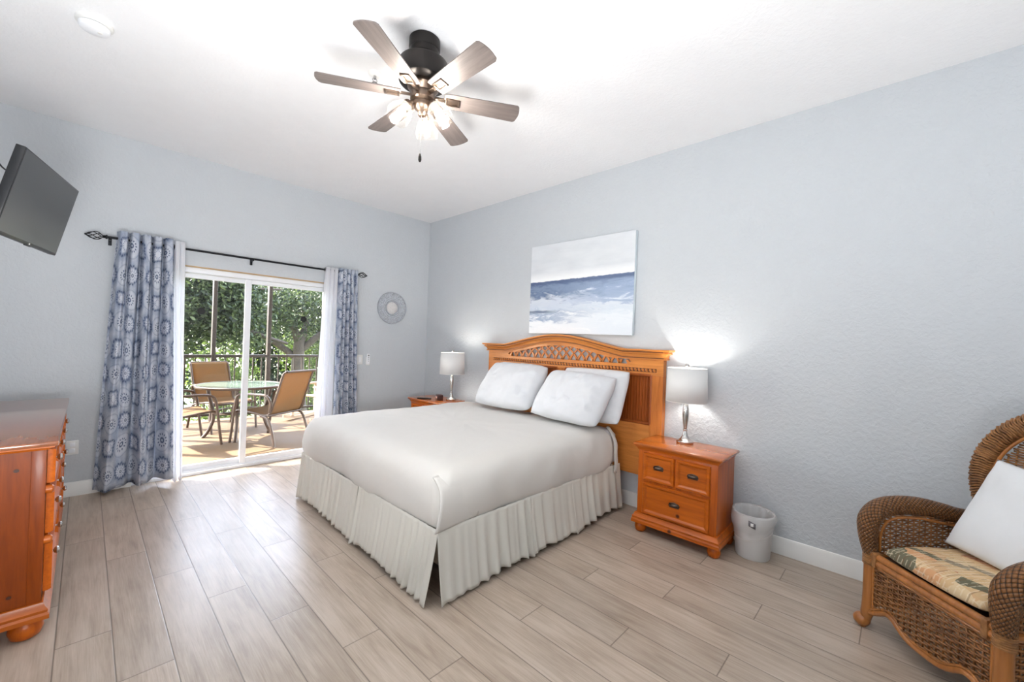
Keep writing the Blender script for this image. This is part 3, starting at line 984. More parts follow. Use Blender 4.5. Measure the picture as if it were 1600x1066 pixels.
for ya, yb, z0 in ((YL, -1.822, 0.0), (-2.445, -2.539, 0.72), (-3.412, YR, 0.0)):
    hb = MB()
    hb_box(hb, ya, yb, z0, 1.155, HBX0, -0.0495)
    hb.build('stile', M_hb_z, HP, smooth=False, bevel=0.003)
b = MB()
hb_box(b, YL, YR, 1.155, LAT_Z0)
hb_box(b, -1.822, -3.412, 0.30, 0.745)
poly = [(YL, LAT_Z0)]
b.bm.free()
for ya, yb, z0, z1 in ((YL, YR, 1.155, LAT_Z0), (-1.822, -3.412, 0.30, 0.745)):
    b = MB(); hb_box(b, ya, yb, z0, z1)
    b.build('rail', M_hb_y, HP, smooth=False, bevel=0.002)
b = MB()
hb_prism([(YL, LAT_Z0), (LAT_YL, LAT_Z0), (LAT_YL, 1.26), (YL, 1.26)], b=b)
hb_prism([(YR, LAT_Z0), (LAT_YR, LAT_Z0), (LAT_YR, 1.26), (YR, 1.26)], b=b)
ys = [YL + (YR - YL) * i / 80 for i in range(81)]
top = [(y, crown_z(y) - 0.03) for y in ys]
bot = []
for y in ys:
    zt = crown_z(y) - 0.112
    t_ = (y + 2.493) / 0.712
    bot.append((y, max(1.285, zt) if abs(t_) < 1 else 1.26))
for i in range(80):
    hb_prism([top[i], top[i + 1], bot[i + 1], bot[i]], b=b)
bmesh.ops.remove_doubles(b.bm, verts=b.bm.verts, dist=0.0004)
b.build('arched_top_rail', M_hb_y, HP, smooth=False)
# fretwork of interlaced pointed arches
NB = 16
pitch = (LAT_YL - LAT_YR) / NB
b = MB()
def fret_limit(y):
    return max(1.262, crown_z(y) - 0.105)
for i in range(NB + 1):
    for sg in (-1, 1):
        path = []
        for q in range(26):
            h_ = q * 0.009
            off = 0.5 * pitch * (h_ / 0.074) ** 1.65
            y = LAT_YL - i * pitch + sg * off
            z = LAT_Z0 - 0.006 + h_
            if y > LAT_YL + 0.001 or y < LAT_YR - 0.001:
                break
            path.append((-0.094 - BO.x, y - BO.y, z, 1.0 + 0.35 * max(0.0, 1 - h_ / 0.075)))
            if z > fret_limit(y):
                break
        if len(path) < 2:
            continue
        pr_ = [(-0.007, -0.0100), (0.007, -0.0100), (0.007, 0.0100), (-0.007, 0.0100)]
        b.sweep(pr_, [(p_[:3], (1, 0, 0), (0, p_[3], 0)) for p_ in path])
b.box(-0.102 - BO.x, -0.086 - BO.x, LAT_YR - BO.y, LAT_YL - BO.y, LAT_Z0 - 0.012, LAT_Z0 + 0.004)
b.build('arch_fretwork', M_hb_z, HP, smooth=False)
# beadboard panels with their moulding
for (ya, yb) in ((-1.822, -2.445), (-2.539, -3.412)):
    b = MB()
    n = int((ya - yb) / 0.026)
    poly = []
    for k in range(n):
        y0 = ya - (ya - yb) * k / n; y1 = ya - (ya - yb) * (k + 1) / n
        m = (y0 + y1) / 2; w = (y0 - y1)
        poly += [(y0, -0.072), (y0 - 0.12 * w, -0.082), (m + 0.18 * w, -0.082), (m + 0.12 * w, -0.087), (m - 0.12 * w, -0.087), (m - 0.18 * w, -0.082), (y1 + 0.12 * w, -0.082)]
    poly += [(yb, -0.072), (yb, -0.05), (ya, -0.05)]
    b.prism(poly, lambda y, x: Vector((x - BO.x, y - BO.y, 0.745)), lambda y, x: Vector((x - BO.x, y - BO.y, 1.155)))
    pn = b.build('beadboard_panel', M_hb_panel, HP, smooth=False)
    b = MB()
    c4 = [(ya, 0.745), (yb, 0.745), (yb, 1.155), (ya, 1.155)]
    for k in range(4):
        p_, q_ = c4[k], c4[(k + 1) % 4]
        b.tube([(-0.098 - BO.x, p_[0] - BO.y, p_[1]), (-0.098 - BO.x, q_[0] - BO.y, q_[1])], 0.013, 8)
    b.build('panel_moulding', M_hb_panel, HP)
# twisted rope trim
b = MB()
for k in range(58):
    y = -1.540 - (3.440 - 1.540) * k / 57
    b.ball((-0.107 - BO.x, y - BO.y, 1.197), 0.0125, 8, M=Matrix.Rotation(math.radians(-34), 3, 'X') @ Matrix.Diagonal((1.0, 0.86, 1.30)))
b.build('rope_trim', M_hb_y, HP, angle=180)
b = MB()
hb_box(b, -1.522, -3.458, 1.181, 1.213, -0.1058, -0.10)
M_recess_shade = plain('painted_recess_shade', (98, 48, 16), 0.5)  # dark brown stands in for shade behind the rope beads and in grooves
b.build('rope_channel', M_recess_shade, HP, smooth=False)
# crown moulding, mitred back at the ends
prof = [(0.0, -0.085), (-0.018, -0.085), (-0.020, -0.075), (-0.012, -0.071), (-0.016, -0.056), (-0.027, -0.042), (-0.042, -0.035), (-0.044, -0.028), (-0.035, -0.025), (-0.037, -0.020), (-0.054, -0.017), (-0.062, -0.009), (-0.062, 0.0), (0.070, 0.0), (0.070, -0.085)]
PO = prof[:-2]
path = []
for i in range(101):
    y = -1.44 + (-3.52 + 1.44) * i / 100
    path.append(((-0.105 - BO.x, y - BO.y, crown_z(y)), (1, 0, 0), (0, 0, 1)))
b = MB()
b.sweep(prof, path)
for sg, ye in ((1, -1.44), (-1, -3.52)):
    # returns: the same profile swept round the end of the board
    R = [[b.bm.verts.new((-0.105 + a - BO.x, ye - BO.y, 1.374 + c)) for a, c in PO],
         [b.bm.verts.new((-0.105 + a - BO.x, ye - sg * a * 1.0 - BO.y, 1.374 + c)) for a, c in PO],
         [b.bm.verts.new((-0.035 - BO.x, ye - sg * a * 1.0 - BO.y, 1.374 + c)) for a, c in PO],
         [b.bm.verts.new((-0.035 - BO.x, ye - BO.y, 1.374 + c)) for a, c in PO]]
    for A, B in zip(R, R[1:]):
        for k in range(len(PO) - 1):
            b.face([A[k], A[k + 1], B[k + 1], B[k]])
    b.face([r_[-1] for r_ in R])
    b.face([r_[0] for r_ in R])
b.build('crown_moulding', M_hb_y, HP, angle=25)
# dark strips painted in as shade along the two grooves of the crown
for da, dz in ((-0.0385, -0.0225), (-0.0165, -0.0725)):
    MB().sweep([(-0.004, -0.0035), (0.004, -0.0035), (0.004, 0.0035), (-0.004, 0.0035)], [((p_[0] + da, p_[1], p_[2] + dz), a_, c_) for (p_, a_, c_) in path]).build('groove_shade', M_recess_shade, HP, smooth=False)

# the board stands close against the wall
SQ = Matrix(((0.85, 0, 0, 0.85 * (BO.x + 0.035) - 0.004 - BO.x), (0, 1.017, 0, 1.017 * (BO.y + 4.91) - 4.91 - BO.y), (0, 0, 1, 0), (0, 0, 0, 1)))
for o_ in [HP] + list(HP.children):
    o_.data.transform(SQ)
# ------------------------------------------------------------------ pillows
def pillow_mesh(W, H, T, seed, pinch=0.05, amp=0.010, n=44, px=2.6, corner=0.0):
    b = MB()
    def side(sg):
        def fn(s, v):
            u, w = 2 * s - 1, 2 * v - 1
            x = W / 2 * u * (1 - pinch * (1 - w * w) - corner * w ** 4)
            y = H / 2 * w * (1 - pinch * (1 - u * u) - corner * u ** 4)
            t_ = T / 2 * (max(0, 1 - abs(u) ** px) ** 0.55) * (max(0, 1 - abs(w) ** px) ** 0.55)
            e = min(1 - abs(u), 1 - abs(w))
            k = min(1, e / 0.12)
            z = sg * t_ + amp * wr(x, y, sg * 0.3, 6.0, seed) * k + 0.6 * amp * wr(x, y * 0.6, sg, 14.0, seed + 3) * k * sg
            return Vector((x, y, z))
        b.grid(fn, n, n)
    side(1); side(-1)
    bmesh.ops.remove_doubles(b.bm, verts=b.bm.verts, dist=0.0006)
    return b
def pillow(label, yc, W, xb, zb, theta, H, T, seed, roll=0.0, yawz=0.0, corner=0.06):
    th = math.radians(theta)
    upv = Vector((math.cos(th), 0, math.sin(th)))
    nv = Vector((-math.sin(th), 0, math.cos(th)))
    rv = Vector((0, -1, 0))
    R = Matrix(((rv.x, upv.x, nv.x), (rv.y, upv.y, nv.y), (rv.z, upv.z, nv.z)))
    R = Matrix.Rotation(yawz, 3, 'Z') @ R @ Matrix.Rotation(roll, 3, 'Z')
    c = Vector((xb, yc, zb)) + upv * H / 2
    o = pillow_mesh(W, H, T, seed, pinch=0.02, corner=corner, amp=0.016, px=3.2).build('pillow', M_pillow, angle=180)
    o.location = c
    o.rotation_euler = R.to_euler()
    tag(o, label, 'pillow', 'pillows on the bed')
    return o
pillow('white bed pillow at the left, nearest the corner of the room', -2.03, 0.80, -0.510, 0.745, 53, 0.53, 0.24, 1, roll=0.02, corner=0.09)
pillow('white bed pillow standing in front at the right, overlapping the other two', -2.825, 0.73, -0.550, 0.742, 52, 0.50, 0.23, 2, roll=-0.03)
pillow('white bed pillow half hidden behind the front right one', -2.905, 0.70, -0.335, 0.735, 66, 0.49, 0.15, 3, roll=0.01)
# ------------------------------------------------------------------ nightstands
def frame_front(b, x, ya, yb, za, zb, border, depth, rec):
    """a drawer front facing -x with a raised moulded border and a sunk field"""
    outer = [(ya, za), (yb, za), (yb, zb), (ya, zb)]
    def ins(d):
        return [(ya + d, za + d), (yb - d, za + d), (yb - d, zb - d), (ya + d, zb - d)]
    loops = [(outer, x), (ins(0.0), x - depth * 0.6), (ins(0.004), x - depth), (ins(border * 0.55), x - depth), (ins(border * 0.8), x - depth + 0.005), (ins(border), x - depth + rec)]
    R = [[b.bm.verts.new((xx, y, z)) for y, z in pts] for pts, xx in loops]
    for A, B in zip(R, R[1:]):
        for k in range(4):
            b.face([A[k], A[(k + 1) % 4], B[(k + 1) % 4], B[k]])
    b.face(R[-1])
    b.face(list(reversed(R[0])))

M_pull = plain('antique_bronze_pull', (96, 84, 76), 0.32, 0.95, noise_amt=0.2, nscale=30)
def cup_pull(parent, x, y, z):
    b = MB()
    # half shell
    n, m = 14, 7
    def fn(s, v):
        a = PI * s
        r = math.sin(PI / 2 * v)
        return Vector((x - 0.020 * math.cos(PI / 2 * v) * 1.0 * (0.35 + 0.65 * math.sin(a)) - 0.001, y - 0.034 * math.cos(a) * (0.6 + 0.4 * r), z - 0.004 + 0.020 * math.sin(a) * r))
    b.grid(fn, n, m)
    b.tube([(x - 0.002, y - 0.036, z - 0.004), (x - 0.004, y - 0.03, z + 0.011), (x - 0.004, y, z + 0.019), (x - 0.004, y + 0.03, z + 0.011), (x - 0.002, y + 0.036, z - 0.004)], 0.0035, 6)
    b.box(x - 0.003, x, y - 0.034, y + 0.034, z - 0.016, z - 0.002, 0.001)
    return b.build('cup_pull', M_pull, parent, angle=60, solid=0.0015)

def bun_foot(parent, x, y, r=0.043, h=0.07):
    MB().lathe([(r * 0.55, 0), (r * 0.85, h * 0.12), (r, h * 0.42), (r * 0.93, h * 0.7), (r * 0.62, h * 0.88), (r * 0.6, h)], 24, c=(x, y, 0)).build('bun_foot', M_pine_z, parent)

def nightstand(label, loc):
    t = thing('nightstand', label, 'nightstand', loc, group='pine nightstands beside the bed')
    D, W = 0.365, 0.282          # body depth (front at x = -D), half width
    b = MB()
    b.box(-D, 0, -W, W, 0.11, 0.645, 0.004)
    body = b.build('carcass', M_pine_z, t, angle=30)
    b = MB()
    prof = [(0, 0), (0.030, 0), (0.030, 0.020), (0.024, 0.030), (0.026, 0.044), (0.016, 0.056), (0.010, 0.072), (0, 0.074)]
    path = [((0, -W, 0.074), (0, -1, 0), (0, 0, 1)), ((-D, -W, 0.074), (-1, -1, 0), (0, 0, 1)), ((-D, W, 0.074), (-1, 1, 0), (0, 0, 1)), ((0, W, 0.074), (0, 1, 0), (0, 0, 1))]
    b.sweep(prof, path)
    b.box(-D, 0, -W, W, 0.076, 0.12)
    b.build('base_moulding', M_pine_y, t, angle=30)
    b = MB()
    b.box(-D - 0.032, 0.0, -W - 0.032, W + 0.032, 0.652, 0.672, 0.006, 3)
    b.build('top', M_pine_top, t, angle=35)
    prof2 = [(0, 0), (0.004, 0), (0.008, 0.012), (0.022, 0.028), (0.022, 0.034), (0, 0.034)]
    path2 = [(p_[0][:2] + (0.620,), p_[1], p_[2]) for p_ in path]
    MB().sweep(prof2, path2).build('cornice', M_pine_y, t, angle=30)
    for (ya, yb, za, zb) in ((-W + 0.045, -0.006, 0.404, 0.604), (0.006, W - 0.045, 0.404, 0.604), (-W + 0.045, W - 0.045, 0.156, 0.384)):
        b = MB()
        frame_front(b, -D, ya, yb, za, zb, 0.030, 0.016, 0.011)
        dr = b.build('drawer', M_pine_y, t, angle=25)
        cup_pull(dr, -D - 0.005, (ya + yb) / 2, (za + zb) / 2 + 0.004)
    for x in (-D + 0.03, -0.05):
        for y in (-W + 0.02, W - 0.02):
            bun_foot(t, x, y, 0.043, 0.078)
    return t
nightstand('honey pine nightstand with three bronze pulls, standing by the white trash bin', (-0.066, -3.762, 0))
nightstand('honey pine nightstand mostly hidden behind the bed, in the corner of the room', (-0.185, -0.81, 0))

# ------------------------------------------------------------------ table lamps
M_shade = cloth('white_lamp_shade', (222, 222, 222), 0.10, bump=0.1)
M_bulb = emitter('lit_bulb', (1.0, 0.93, 0.82), 14, True)
def table_lamp(label, loc, watts, colr):
    t = thing('table_lamp', label, 'lamp', loc, group='table lamps on the nightstands')
    MB().lathe([(0, 0), (0.060, 0), (0.062, 0.004), (0.062, 0.018), (0.058, 0.022), (0.052, 0.024), (0.034, 0.036), (0.022, 0.056), (0.015, 0.082), (0.0135, 0.094)], 36, caps=False).build('base', M_nickel, t)
    MB().lathe([(0.0135, 0.094), (0.016, 0.097), (0.017, 0.101), (0.016, 0.105), (0.013, 0.108)], 28, caps=False).build('collar', M_nickel, t)
    MB().lathe([(0.012, 0.107), (0.015, 0.13), (0.0205, 0.175), (0.0235, 0.225), (0.0215, 0.265), (0.016, 0.295), (0.012, 0.305), (0.009, 0.31), (0.009, 0.40), (0.014, 0.402), (0.014, 0.43)], 28).build('stem', M_nickel, t)
    SB, ST = 0.318, 0.570
    b = MB()
    b.lathe([(0.147, SB), (0.140, ST)], 56, caps=False)
    sh = b.build('lamp_shade', M_shade, t, angle=60, solid=0.002)
    for z, r in ((SB, 0.147), (ST, 0.140)):
        MB().tube([(r * math.cos(2 * PI * k / 48), r * math.sin(2 * PI * k / 48), z) for k in range(48)], 0.0022, 6, closed=True).build('shade_ring', M_trim, sh)
    b = MB()
    for k in range(3):
        a = 2 * PI * k / 3
        b.tube([(0, 0, ST - 0.009), (0.140 * math.cos(a), 0.140 * math.sin(a), ST - 0.002)], 0.0018, 5)
    b.build('spider', M_trim, sh)
    MB().lathe([(0, 0.43), (0.013, 0.435), (0.020, 0.455), (0.027, 0.485), (0.024, 0.510), (0.012, 0.525), (0, 0.527)], 20, caps=False).build('bulb', M_bulb, t)
    MB().lathe([(0.004, ST - 0.012), (0.004, ST + 0.006), (0.014, ST + 0.010), (0.015, ST + 0.026), (0.010, ST + 0.034), (0, ST + 0.036)], 20, caps=False).build('finial', M_nickel, t)
    L = bpy.data.lights.new('lamp_light', 'POINT')
    L.energy = watts; L.color = colr; L.shadow_soft_size = 0.035
    lo = bpy.data.objects.new('lamp_light', L); COL.objects.link(lo); lo.parent = t; lo.location = (0, 0, 0.485)
    return t
table_lamp('silver table lamp with white drum shade on the nightstand near the trash bin', (-0.175, -3.725, 0.672), 3.6, (1, 0.96, 0.90))
table_lamp('silver table lamp with white drum shade in the room corner beyond the bed', (-0.31, -1.015, 0.672), 2.6, (1, 0.92, 0.82))

# ------------------------------------------------------------------ clock and remote on the far nightstand
M_clock = plain('dark_red_wood', (64, 28, 24), 0.35)
t = thing('alarm_clock', 'small dark red cube alarm clock at the foot of the far lamp', 'clock', (-0.42, -0.93, 0.672), rz=math.radians(-22))
MB().box(-0.035, 0.035, -0.048, 0.048, 0, 0.066, 0.005).build('clock_case', M_clock, t)
M_face = plain('clock_face', (20, 14, 16), 0.15)
M_digit = emitter('clock_digits', (1.0, 0.55, 0.45), 0.9)
fc = MB().box(-0.0365, -0.034, -0.040, 0.040, 0.012, 0.054, 0.001).build('clock_face', M_face, t)
def seg7(parent, chars, y0, z0, w, h, x, th=0.0026):
    S = {'1': 'bc', '2': 'abged', '0': 'abcdef', '8': 'abcdefg', '7': 'abc', '4': 'fgbc', '3': 'abgcd', '5': 'afgcd'}
    b = MB()
    y = y0
    for ch in chars:
        if ch == ':':
            for z in (z0 + h * 0.3, z0 + h * 0.7):
                b.box(x - 0.0006, x, y - th, y, z, z + th)
            y -= w * 0.55
            continue
        for s in S[ch]:
            q = {'a': (0, w, h - th, h), 'd': (0, w, 0, th), 'g': (0, w, h / 2 - th / 2, h / 2 + th / 2), 'f': (0, th, h / 2, h), 'e': (0, th, 0, h / 2), 'b': (w - th, w, h / 2, h), 'c': (w - th, w, 0, h / 2)}[s]
            b.box(x - 0.0006, x, y - q[1], y - q[0], z0 + q[2], z0 + q[3])
        y -= w * 1.5
    b.build('display_digits', M_digit, parent, smooth=False)
seg7(t, '1:18', 0.030, 0.022, 0.012, 0.024, -0.0368)
t = thing('tv_remote', 'black remote control lying flat on the far nightstand', 'remote control', (-0.52, -0.765, 0.672), rz=math.radians(35))
MB().box(-0.022, 0.022, -0.085, 0.085, 0.0, 0.018, 0.007).build('remote_body', M_blackplastic, t)
b = MB()
for i in range(3):
    for j in range(6):
        b.lathe([(0.0045, 0.017), (0.004, 0.0195), (0, 0.02)], 10, c=(-0.012 + 0.012 * i, -0.06 + 0.022 * j, 0))
b.build('keypad', M_greybtn, t)

# ------------------------------------------------------------------ dresser along the left wall
DRX, DRY0, DRY1 = -3.462, -2.165, -0.62
t = thing('dresser', 'long honey pine dresser with silver knobs and bun feet along the left wall', 'dresser', (-3.69, -1.39, 0))
DO = Vector((-3.69, -1.39, 0))
def dbox(b, xa, xb, ya, yb, za, zb, bev=0.0):
    return b.box(xa - DO.x, xb - DO.x, ya - DO.y, yb - DO.y, za, zb, bev)
XB = LEFT_X + 0.03
dr = MB(); dbox(dr, XB, DRX - 0.004, DRY0 + 0.012, DRY1 - 0.012, 0.10, 0.845)
dr.build('carcass', M_pine_x, t, smooth=False)
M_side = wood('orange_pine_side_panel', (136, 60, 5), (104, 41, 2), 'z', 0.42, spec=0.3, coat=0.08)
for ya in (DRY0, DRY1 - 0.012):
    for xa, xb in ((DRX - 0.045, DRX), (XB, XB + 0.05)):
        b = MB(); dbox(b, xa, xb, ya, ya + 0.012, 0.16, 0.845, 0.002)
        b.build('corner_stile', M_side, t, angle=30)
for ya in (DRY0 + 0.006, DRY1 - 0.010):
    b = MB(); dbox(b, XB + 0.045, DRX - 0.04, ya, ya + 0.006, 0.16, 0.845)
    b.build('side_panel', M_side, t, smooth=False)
M_knot = plain('dark_pine_knot', (62, 26, 10), 0.5, noise_amt=0.3, nscale=60)
for (x, z, rx, rz_) in ((-3.548, 0.762, 0.0085, 0.0075), (-3.494, 0.782, 0.006, 0.0035), (-3.556, 0.217, 0.008, 0.007)):
    MB().lathe([(1, -0.0004), (1, 0.0007)], 18, Matrix.Translation((x - DO.x, DRY0 + 0.0055 - DO.y, z)) @ Matrix.Rotation(PI / 2, 4, 'X') @ Matrix.Diagonal((rx, rz_, 1, 1))).build('knot', M_knot, t)
b = MB()
prof = [(0, 0), (0.026, 0), (0.026, 0.018), (0.020, 0.028), (0.022, 0.040), (0.012, 0.054), (0.006, 0.070), (0, 0.072)]
path = [((XB - DO.x, DRY0 - DO.y, 0.092), (0, -1, 0), (0, 0, 1)), ((DRX - DO.x, DRY0 - DO.y, 0.092), (1, -1, 0), (0, 0, 1)), ((DRX - DO.x, DRY1 - DO.y, 0.092), (1, 1, 0), (0, 0, 1)), ((XB - DO.x, DRY1 - DO.y, 0.092), (0, 1, 0), (0, 0, 1))]
b.sweep(prof, path)
b.build('base_moulding', M_pine_x, t, angle=30)
b = MB(); dbox(b, XB - 0.006, DRX + 0.036, DRY0 - 0.028, DRY1 + 0.028, 0.858, 0.882, 0.007)
b.build('top', wood('dresser_top_polish', (150, 92, 62), (118, 68, 44), 'y', 0.2, coat=0.7, knots=False), t, angle=35)
b = MB()
b.sweep([(0, 0), (0.006, 0), (0.012, 0.008), (0.024, 0.012), (0.024, 0.018), (0, 0.018)], [((p_[0][0], p_[0][1], 0.842), p_[1], p_[2]) for p_ in path])
b.build('cornice', M_pine_x, t, angle=30)
for (x, y) in ((DRX - 0.045, DRY0 + 0.055), (XB + 0.05, DRY0 + 0.055), (DRX - 0.045, DRY1 - 0.055), (XB + 0.05, DRY1 - 0.055)):
    bun_foot(t, x - DO.x, y - DO.y, 0.055, 0.093)
b = MB()
for z in (0.425, 0.652):
    dbox(b, DRX - 0.004, DRX + 0.012, DRY0 + 0.003, DRY1 - 0.003, z, z + 0.014, 0.003)
b.build('drawer_rail', M_pine_y, t, angle=30)
b = MB()
for z in (0.432, 0.659):
    for y in (DRY0 + 0.020, DRY1 - 0.020):
        b.lathe([(0.019, -0.004), (0.019, 0.020), (0.014, 0.025), (0, 0.026)], 20, Matrix.Translation((DRX - DO.x, y - DO.y, z)) @ Matrix.Rotation(PI / 2, 4, 'Y'))
b.build('corner_rosette', M_pine_x, t)
L_ = DRY1 - DRY0
rows = [(0.678, 0.832, 4), (0.450, 0.645, 2), (0.186, 0.415, 2)]
RZ180 = Matrix.Rotation(PI, 4, 'Z')
for za, zb, n in rows:
    for k in range(n):
        ya = DRY0 + 0.045 + (L_ - 0.09) * k / n + 0.008
        yb = DRY0 + 0.045 + (L_ - 0.09) * (k + 1) / n - 0.008
        b = MB()
        frame_front(b, 0, -(yb - DO.y), -(ya - DO.y), za, zb, 0.030, 0.026, 0.014)
        b.xf(Matrix.Translation((DRX - DO.x, 0, 0)) @ RZ180)
        dw = b.build('drawer', M_pine_y, t, angle=25)
        ks = [0.5] if n == 4 else [0.24, 0.76]
        for q in ks:
            MB().lathe([(0.005, 0), (0.005, 0.014), (0.013, 0.018), (0.017, 0.026), (0.013, 0.033), (0, 0.036)], 18, Matrix.Translation((DRX + 0.010 - DO.x, ya + (yb - ya) * q - DO.y, (za + zb) / 2)) @ Matrix.Rotation(PI / 2, 4, 'Y')).build('knob', M_nickel, dw)

# ------------------------------------------------------------------ trash bin
M_bin = cloth('frosted_plastic_bin', (236, 235, 234), 0.35, 0.10, bump=0.02, rough=0.35)
M_liner = cloth('clear_bin_liner', (240, 240, 240), 0.30, 0.42, bump=0.5, bscale=60, rough=0.25)
t = thing('trash_bin', 'white plastic trash bin with a clear liner beside the nightstand', 'trash can', (-0.165, -4.198, 0))
MB().lathe([(0.0, 0.006), (0.096, 0.006), (0.100, 0.0), (0.103, 0.006), (0.122, 0.285), (0.126, 0.288), (0.126, 0.298), (0.120, 0.298), (0.118, 0.284), (0.099, 0.012), (0, 0.012)], 44, caps=False).build('bin_body', M_bin, t)
b = MB()
def liner(s, v):
    a = 2 * PI * s
    if v < 0.45:                      # inside
        q = v / 0.45
        r = 0.085 + 0.032 * q + 0.006 * (1 - q) * math.sin(7 * a) + 0.004 * math.sin(13 * a + 3 * q)
        z = 0.10 + 0.202 * q
    else:                             # folded down outside
        q = (v - 0.45) / 0.55
        low = 0.135 + 0.045 * math.cos(a - 2.3) + 0.006 * math.sin(2 * a + 1)
        r = 0.127 + 0.012 * math.sin(PI * min(1, q * 1.2)) - 0.006 * q + 0.0035 * math.sin(9 * a + 5 * q) * q
        z = 0.304 - (low - 0.005) * q
        r -= 0.012 * (q ** 2) * 0.9
        r = max(r, 0.1065 + 0.067 * z)
    z += 0.006 * math.cos(a - 1.0) * (1 if v > 0.3 else 0.4)
    return Vector((r * math.cos(a), r * math.sin(a), z))
b.grid(liner, 90, 26, closed_u=True)
ln = b.build('liner', M_liner, t, angle=180)
b = MB()
a0 = math.radians(190)
M_print_tag = plain('grey_printed_tag', (112, 108, 112), 0.5, noise_amt=0.5, nscale=90)
def tagf(s, v):
    a = a0 + 0.30 * (s - 0.5)
    r = 0.1415
    return Vector((r * math.cos(a), r * math.sin(a), 0.232 + 0.036 * v - 0.016 * (s - 0.5)))
b.grid(tagf, 6, 3)
b.build('printed_tag', M_print_tag, ln, angle=180, solid=0.001)
b = MB()
def tagf2(s, v):
    a = a0 + 0.12 * (s - 0.5)
    r = 0.1425
    return Vector((r * math.cos(a), r * math.sin(a), 0.240 + 0.020 * v))
b.grid(tagf2, 4, 2)
b.build('white_emblem', M_trim, ln, angle=180, solid=0.001)

# ------------------------------------------------------------------ wicker armchair
M_cane = wood('polished_cane', (176, 112, 54), (126, 74, 30), 'z', 0.32, 1.0, knots=False, coat=0.3)
def rattan(name, a, c, rough=0.42):
    t = NT(name)
    v = t.coords('Object')
    n = t.noise(v, 40, 4, 0.6)
    n2 = t.noise(v, 6, 2)
    f = t.math('ADD', t.math('MULTIPLY', n, 0.6), t.math('MULTIPLY', n2, 0.4))
    t.color(t.ramp(f, [(0.35, lin(c)), (0.62, lin(a))]))
    t.set(Roughness=rough)
    t.bump(n, 0.2, 0.002)
    return t.m
M_strand = rattan('woven_rattan', (156, 104, 58), (96, 58, 28))
M_strand_b = rattan('woven_rattan_back', (168, 118, 70), (104, 66, 36))
M_core = plain('dark_rattan_core', (52, 32, 18), 0.6)
def braid_mat():
    t = NT('braided_rattan_wrap')
    tc = t.n('ShaderNodeTexCoord')
    mp = t.n('ShaderNodeMapping'); mp.inputs['Rotation'].default_value = (0, 0, math.radians(38)); mp.inputs['Scale'].default_value = (75, 75, 1)
    t.link(tc.outputs['UV'], mp.inputs[0])
    sp = t.n('ShaderNodeSeparateXYZ'); t.link(mp.outputs[0], sp.inputs[0])
    x, y = sp.outputs[0], sp.outputs[1]
    fx = t.math('SUBTRACT', t.math('FRACT', x), 0.5); fy = t.math('SUBTRACT', t.math('FRACT', y), 0.5)
    par = t.math('MODULO', t.math('ABSOLUTE', t.math('ADD', t.math('FLOOR', x), t.math('FLOOR', y))), 2.0)
    par = t.math('GREATER_THAN', par, 0.5)
    def hump(a, b):
        h1 = t.math('SUBTRACT', 1.0, t.math('POWER', t.math('MULTIPLY', t.math('ABSOLUTE', a), 2.0), 3.0))
        h2 = t.math('COSINE', t.math('MULTIPLY', b, PI * 0.9))
        return t.math('MULTIPLY', h1, h2, clamp=True)
    ha, hb_ = hump(fx, fy), hump(fy, fx)
    h = t.math('ADD', t.math('MULTIPLY', ha, par), t.math('MULTIPLY', hb_, t.math('SUBTRACT', 1.0, par)))
    n = t.noise(t.coords('Object'), 25, 3)
    hi = t.mix(n, lin((150, 100, 54)), lin((108, 68, 36)))
    t.color(t.mix(t.ramp(h, [(0.12, (0, 0, 0, 1)), (0.5, (1, 1, 1, 1))]), lin((44, 26, 14)), hi))
    t.set(Roughness=0.34)
    t.bump(h, 0.9, 0.006)
    return t.m
M_braid = braid_mat()
CH = thing('wicker_armchair', 'brown wicker armchair with braided arms in the right foreground', 'armchair', (-0.56, -4.815, 0), rz=math.atan2(-0.68, -0.733))
# local axes: x along the front towards the near post, -y away from the front... built with bz() below
def cp(u, b_, z):
    """u along the front, b_ towards the back, z up  ->  local coordinates of the chair"""
    return Vector((u, b_, z))
CW = 0.575
def bez(pts, n=8, closed=False):
    P = [Vector(p) for p in pts]
    out = []
    m = len(P)
    rngi = range(m if closed else m - 1)
    for i in rngi:
        p0 = P[i - 1] if (closed or i > 0) else P[i]
        p1, p2 = P[i], P[(i + 1) % m]
        p3 = P[(i + 2) % m] if (closed or i + 2 < m) else P[(i + 1) % m]
        for q in range(n):
            u = q / n
            out.append(0.5 * ((2 * p1) + (p2 - p0) * u + (2 * p0 - 5 * p1 + 4 * p2 - p3) * u * u + (3 * p1 - p0 - 3 * p2 + p3) * u ** 3))
    if not closed:
        out.append(P[-1])
    return out
# posts with flared feet
for (u, bb) in ((0, 0), (CW, 0), (0.03, 0.50), (CW - 0.03, 0.50)):
    s = -1 if u < CW / 2 else 1
    o_ = -1 if bb < 0.2 else 1
    MB().tube(bez([cp(u + s * 0.030, bb - 0.012 if bb < .2 else bb + .02, 0.0), cp(u + s * 0.022, bb, 0.035), cp(u + s * 0.006, bb, 0.10), cp(u, bb, 0.2), cp(u, bb, 0.40)], 6), [0.020] * 5 + [0.024] * 5 + [0.027] * 15, 14).build('post', M_cane, CH)
    if bb < 0.2:
        MB().ball(cp(u + s * 0.030, bb - 0.008, 0.032), 0.036, 16, (1, 1, 0.9)).build('ball_foot', M_cane, CH)
        b = MB()
        for k in range(7):
            b.tube([cp(u + 0.0285 * math.cos(a), bb + 0.0285 * math.sin(a), 0.335 + 0.009 * k) for a in [2 * PI * q / 18 for q in range(18)]], 0.0048, 5, closed=True)
        b.build('cane_binding', M_strand_b, CH)
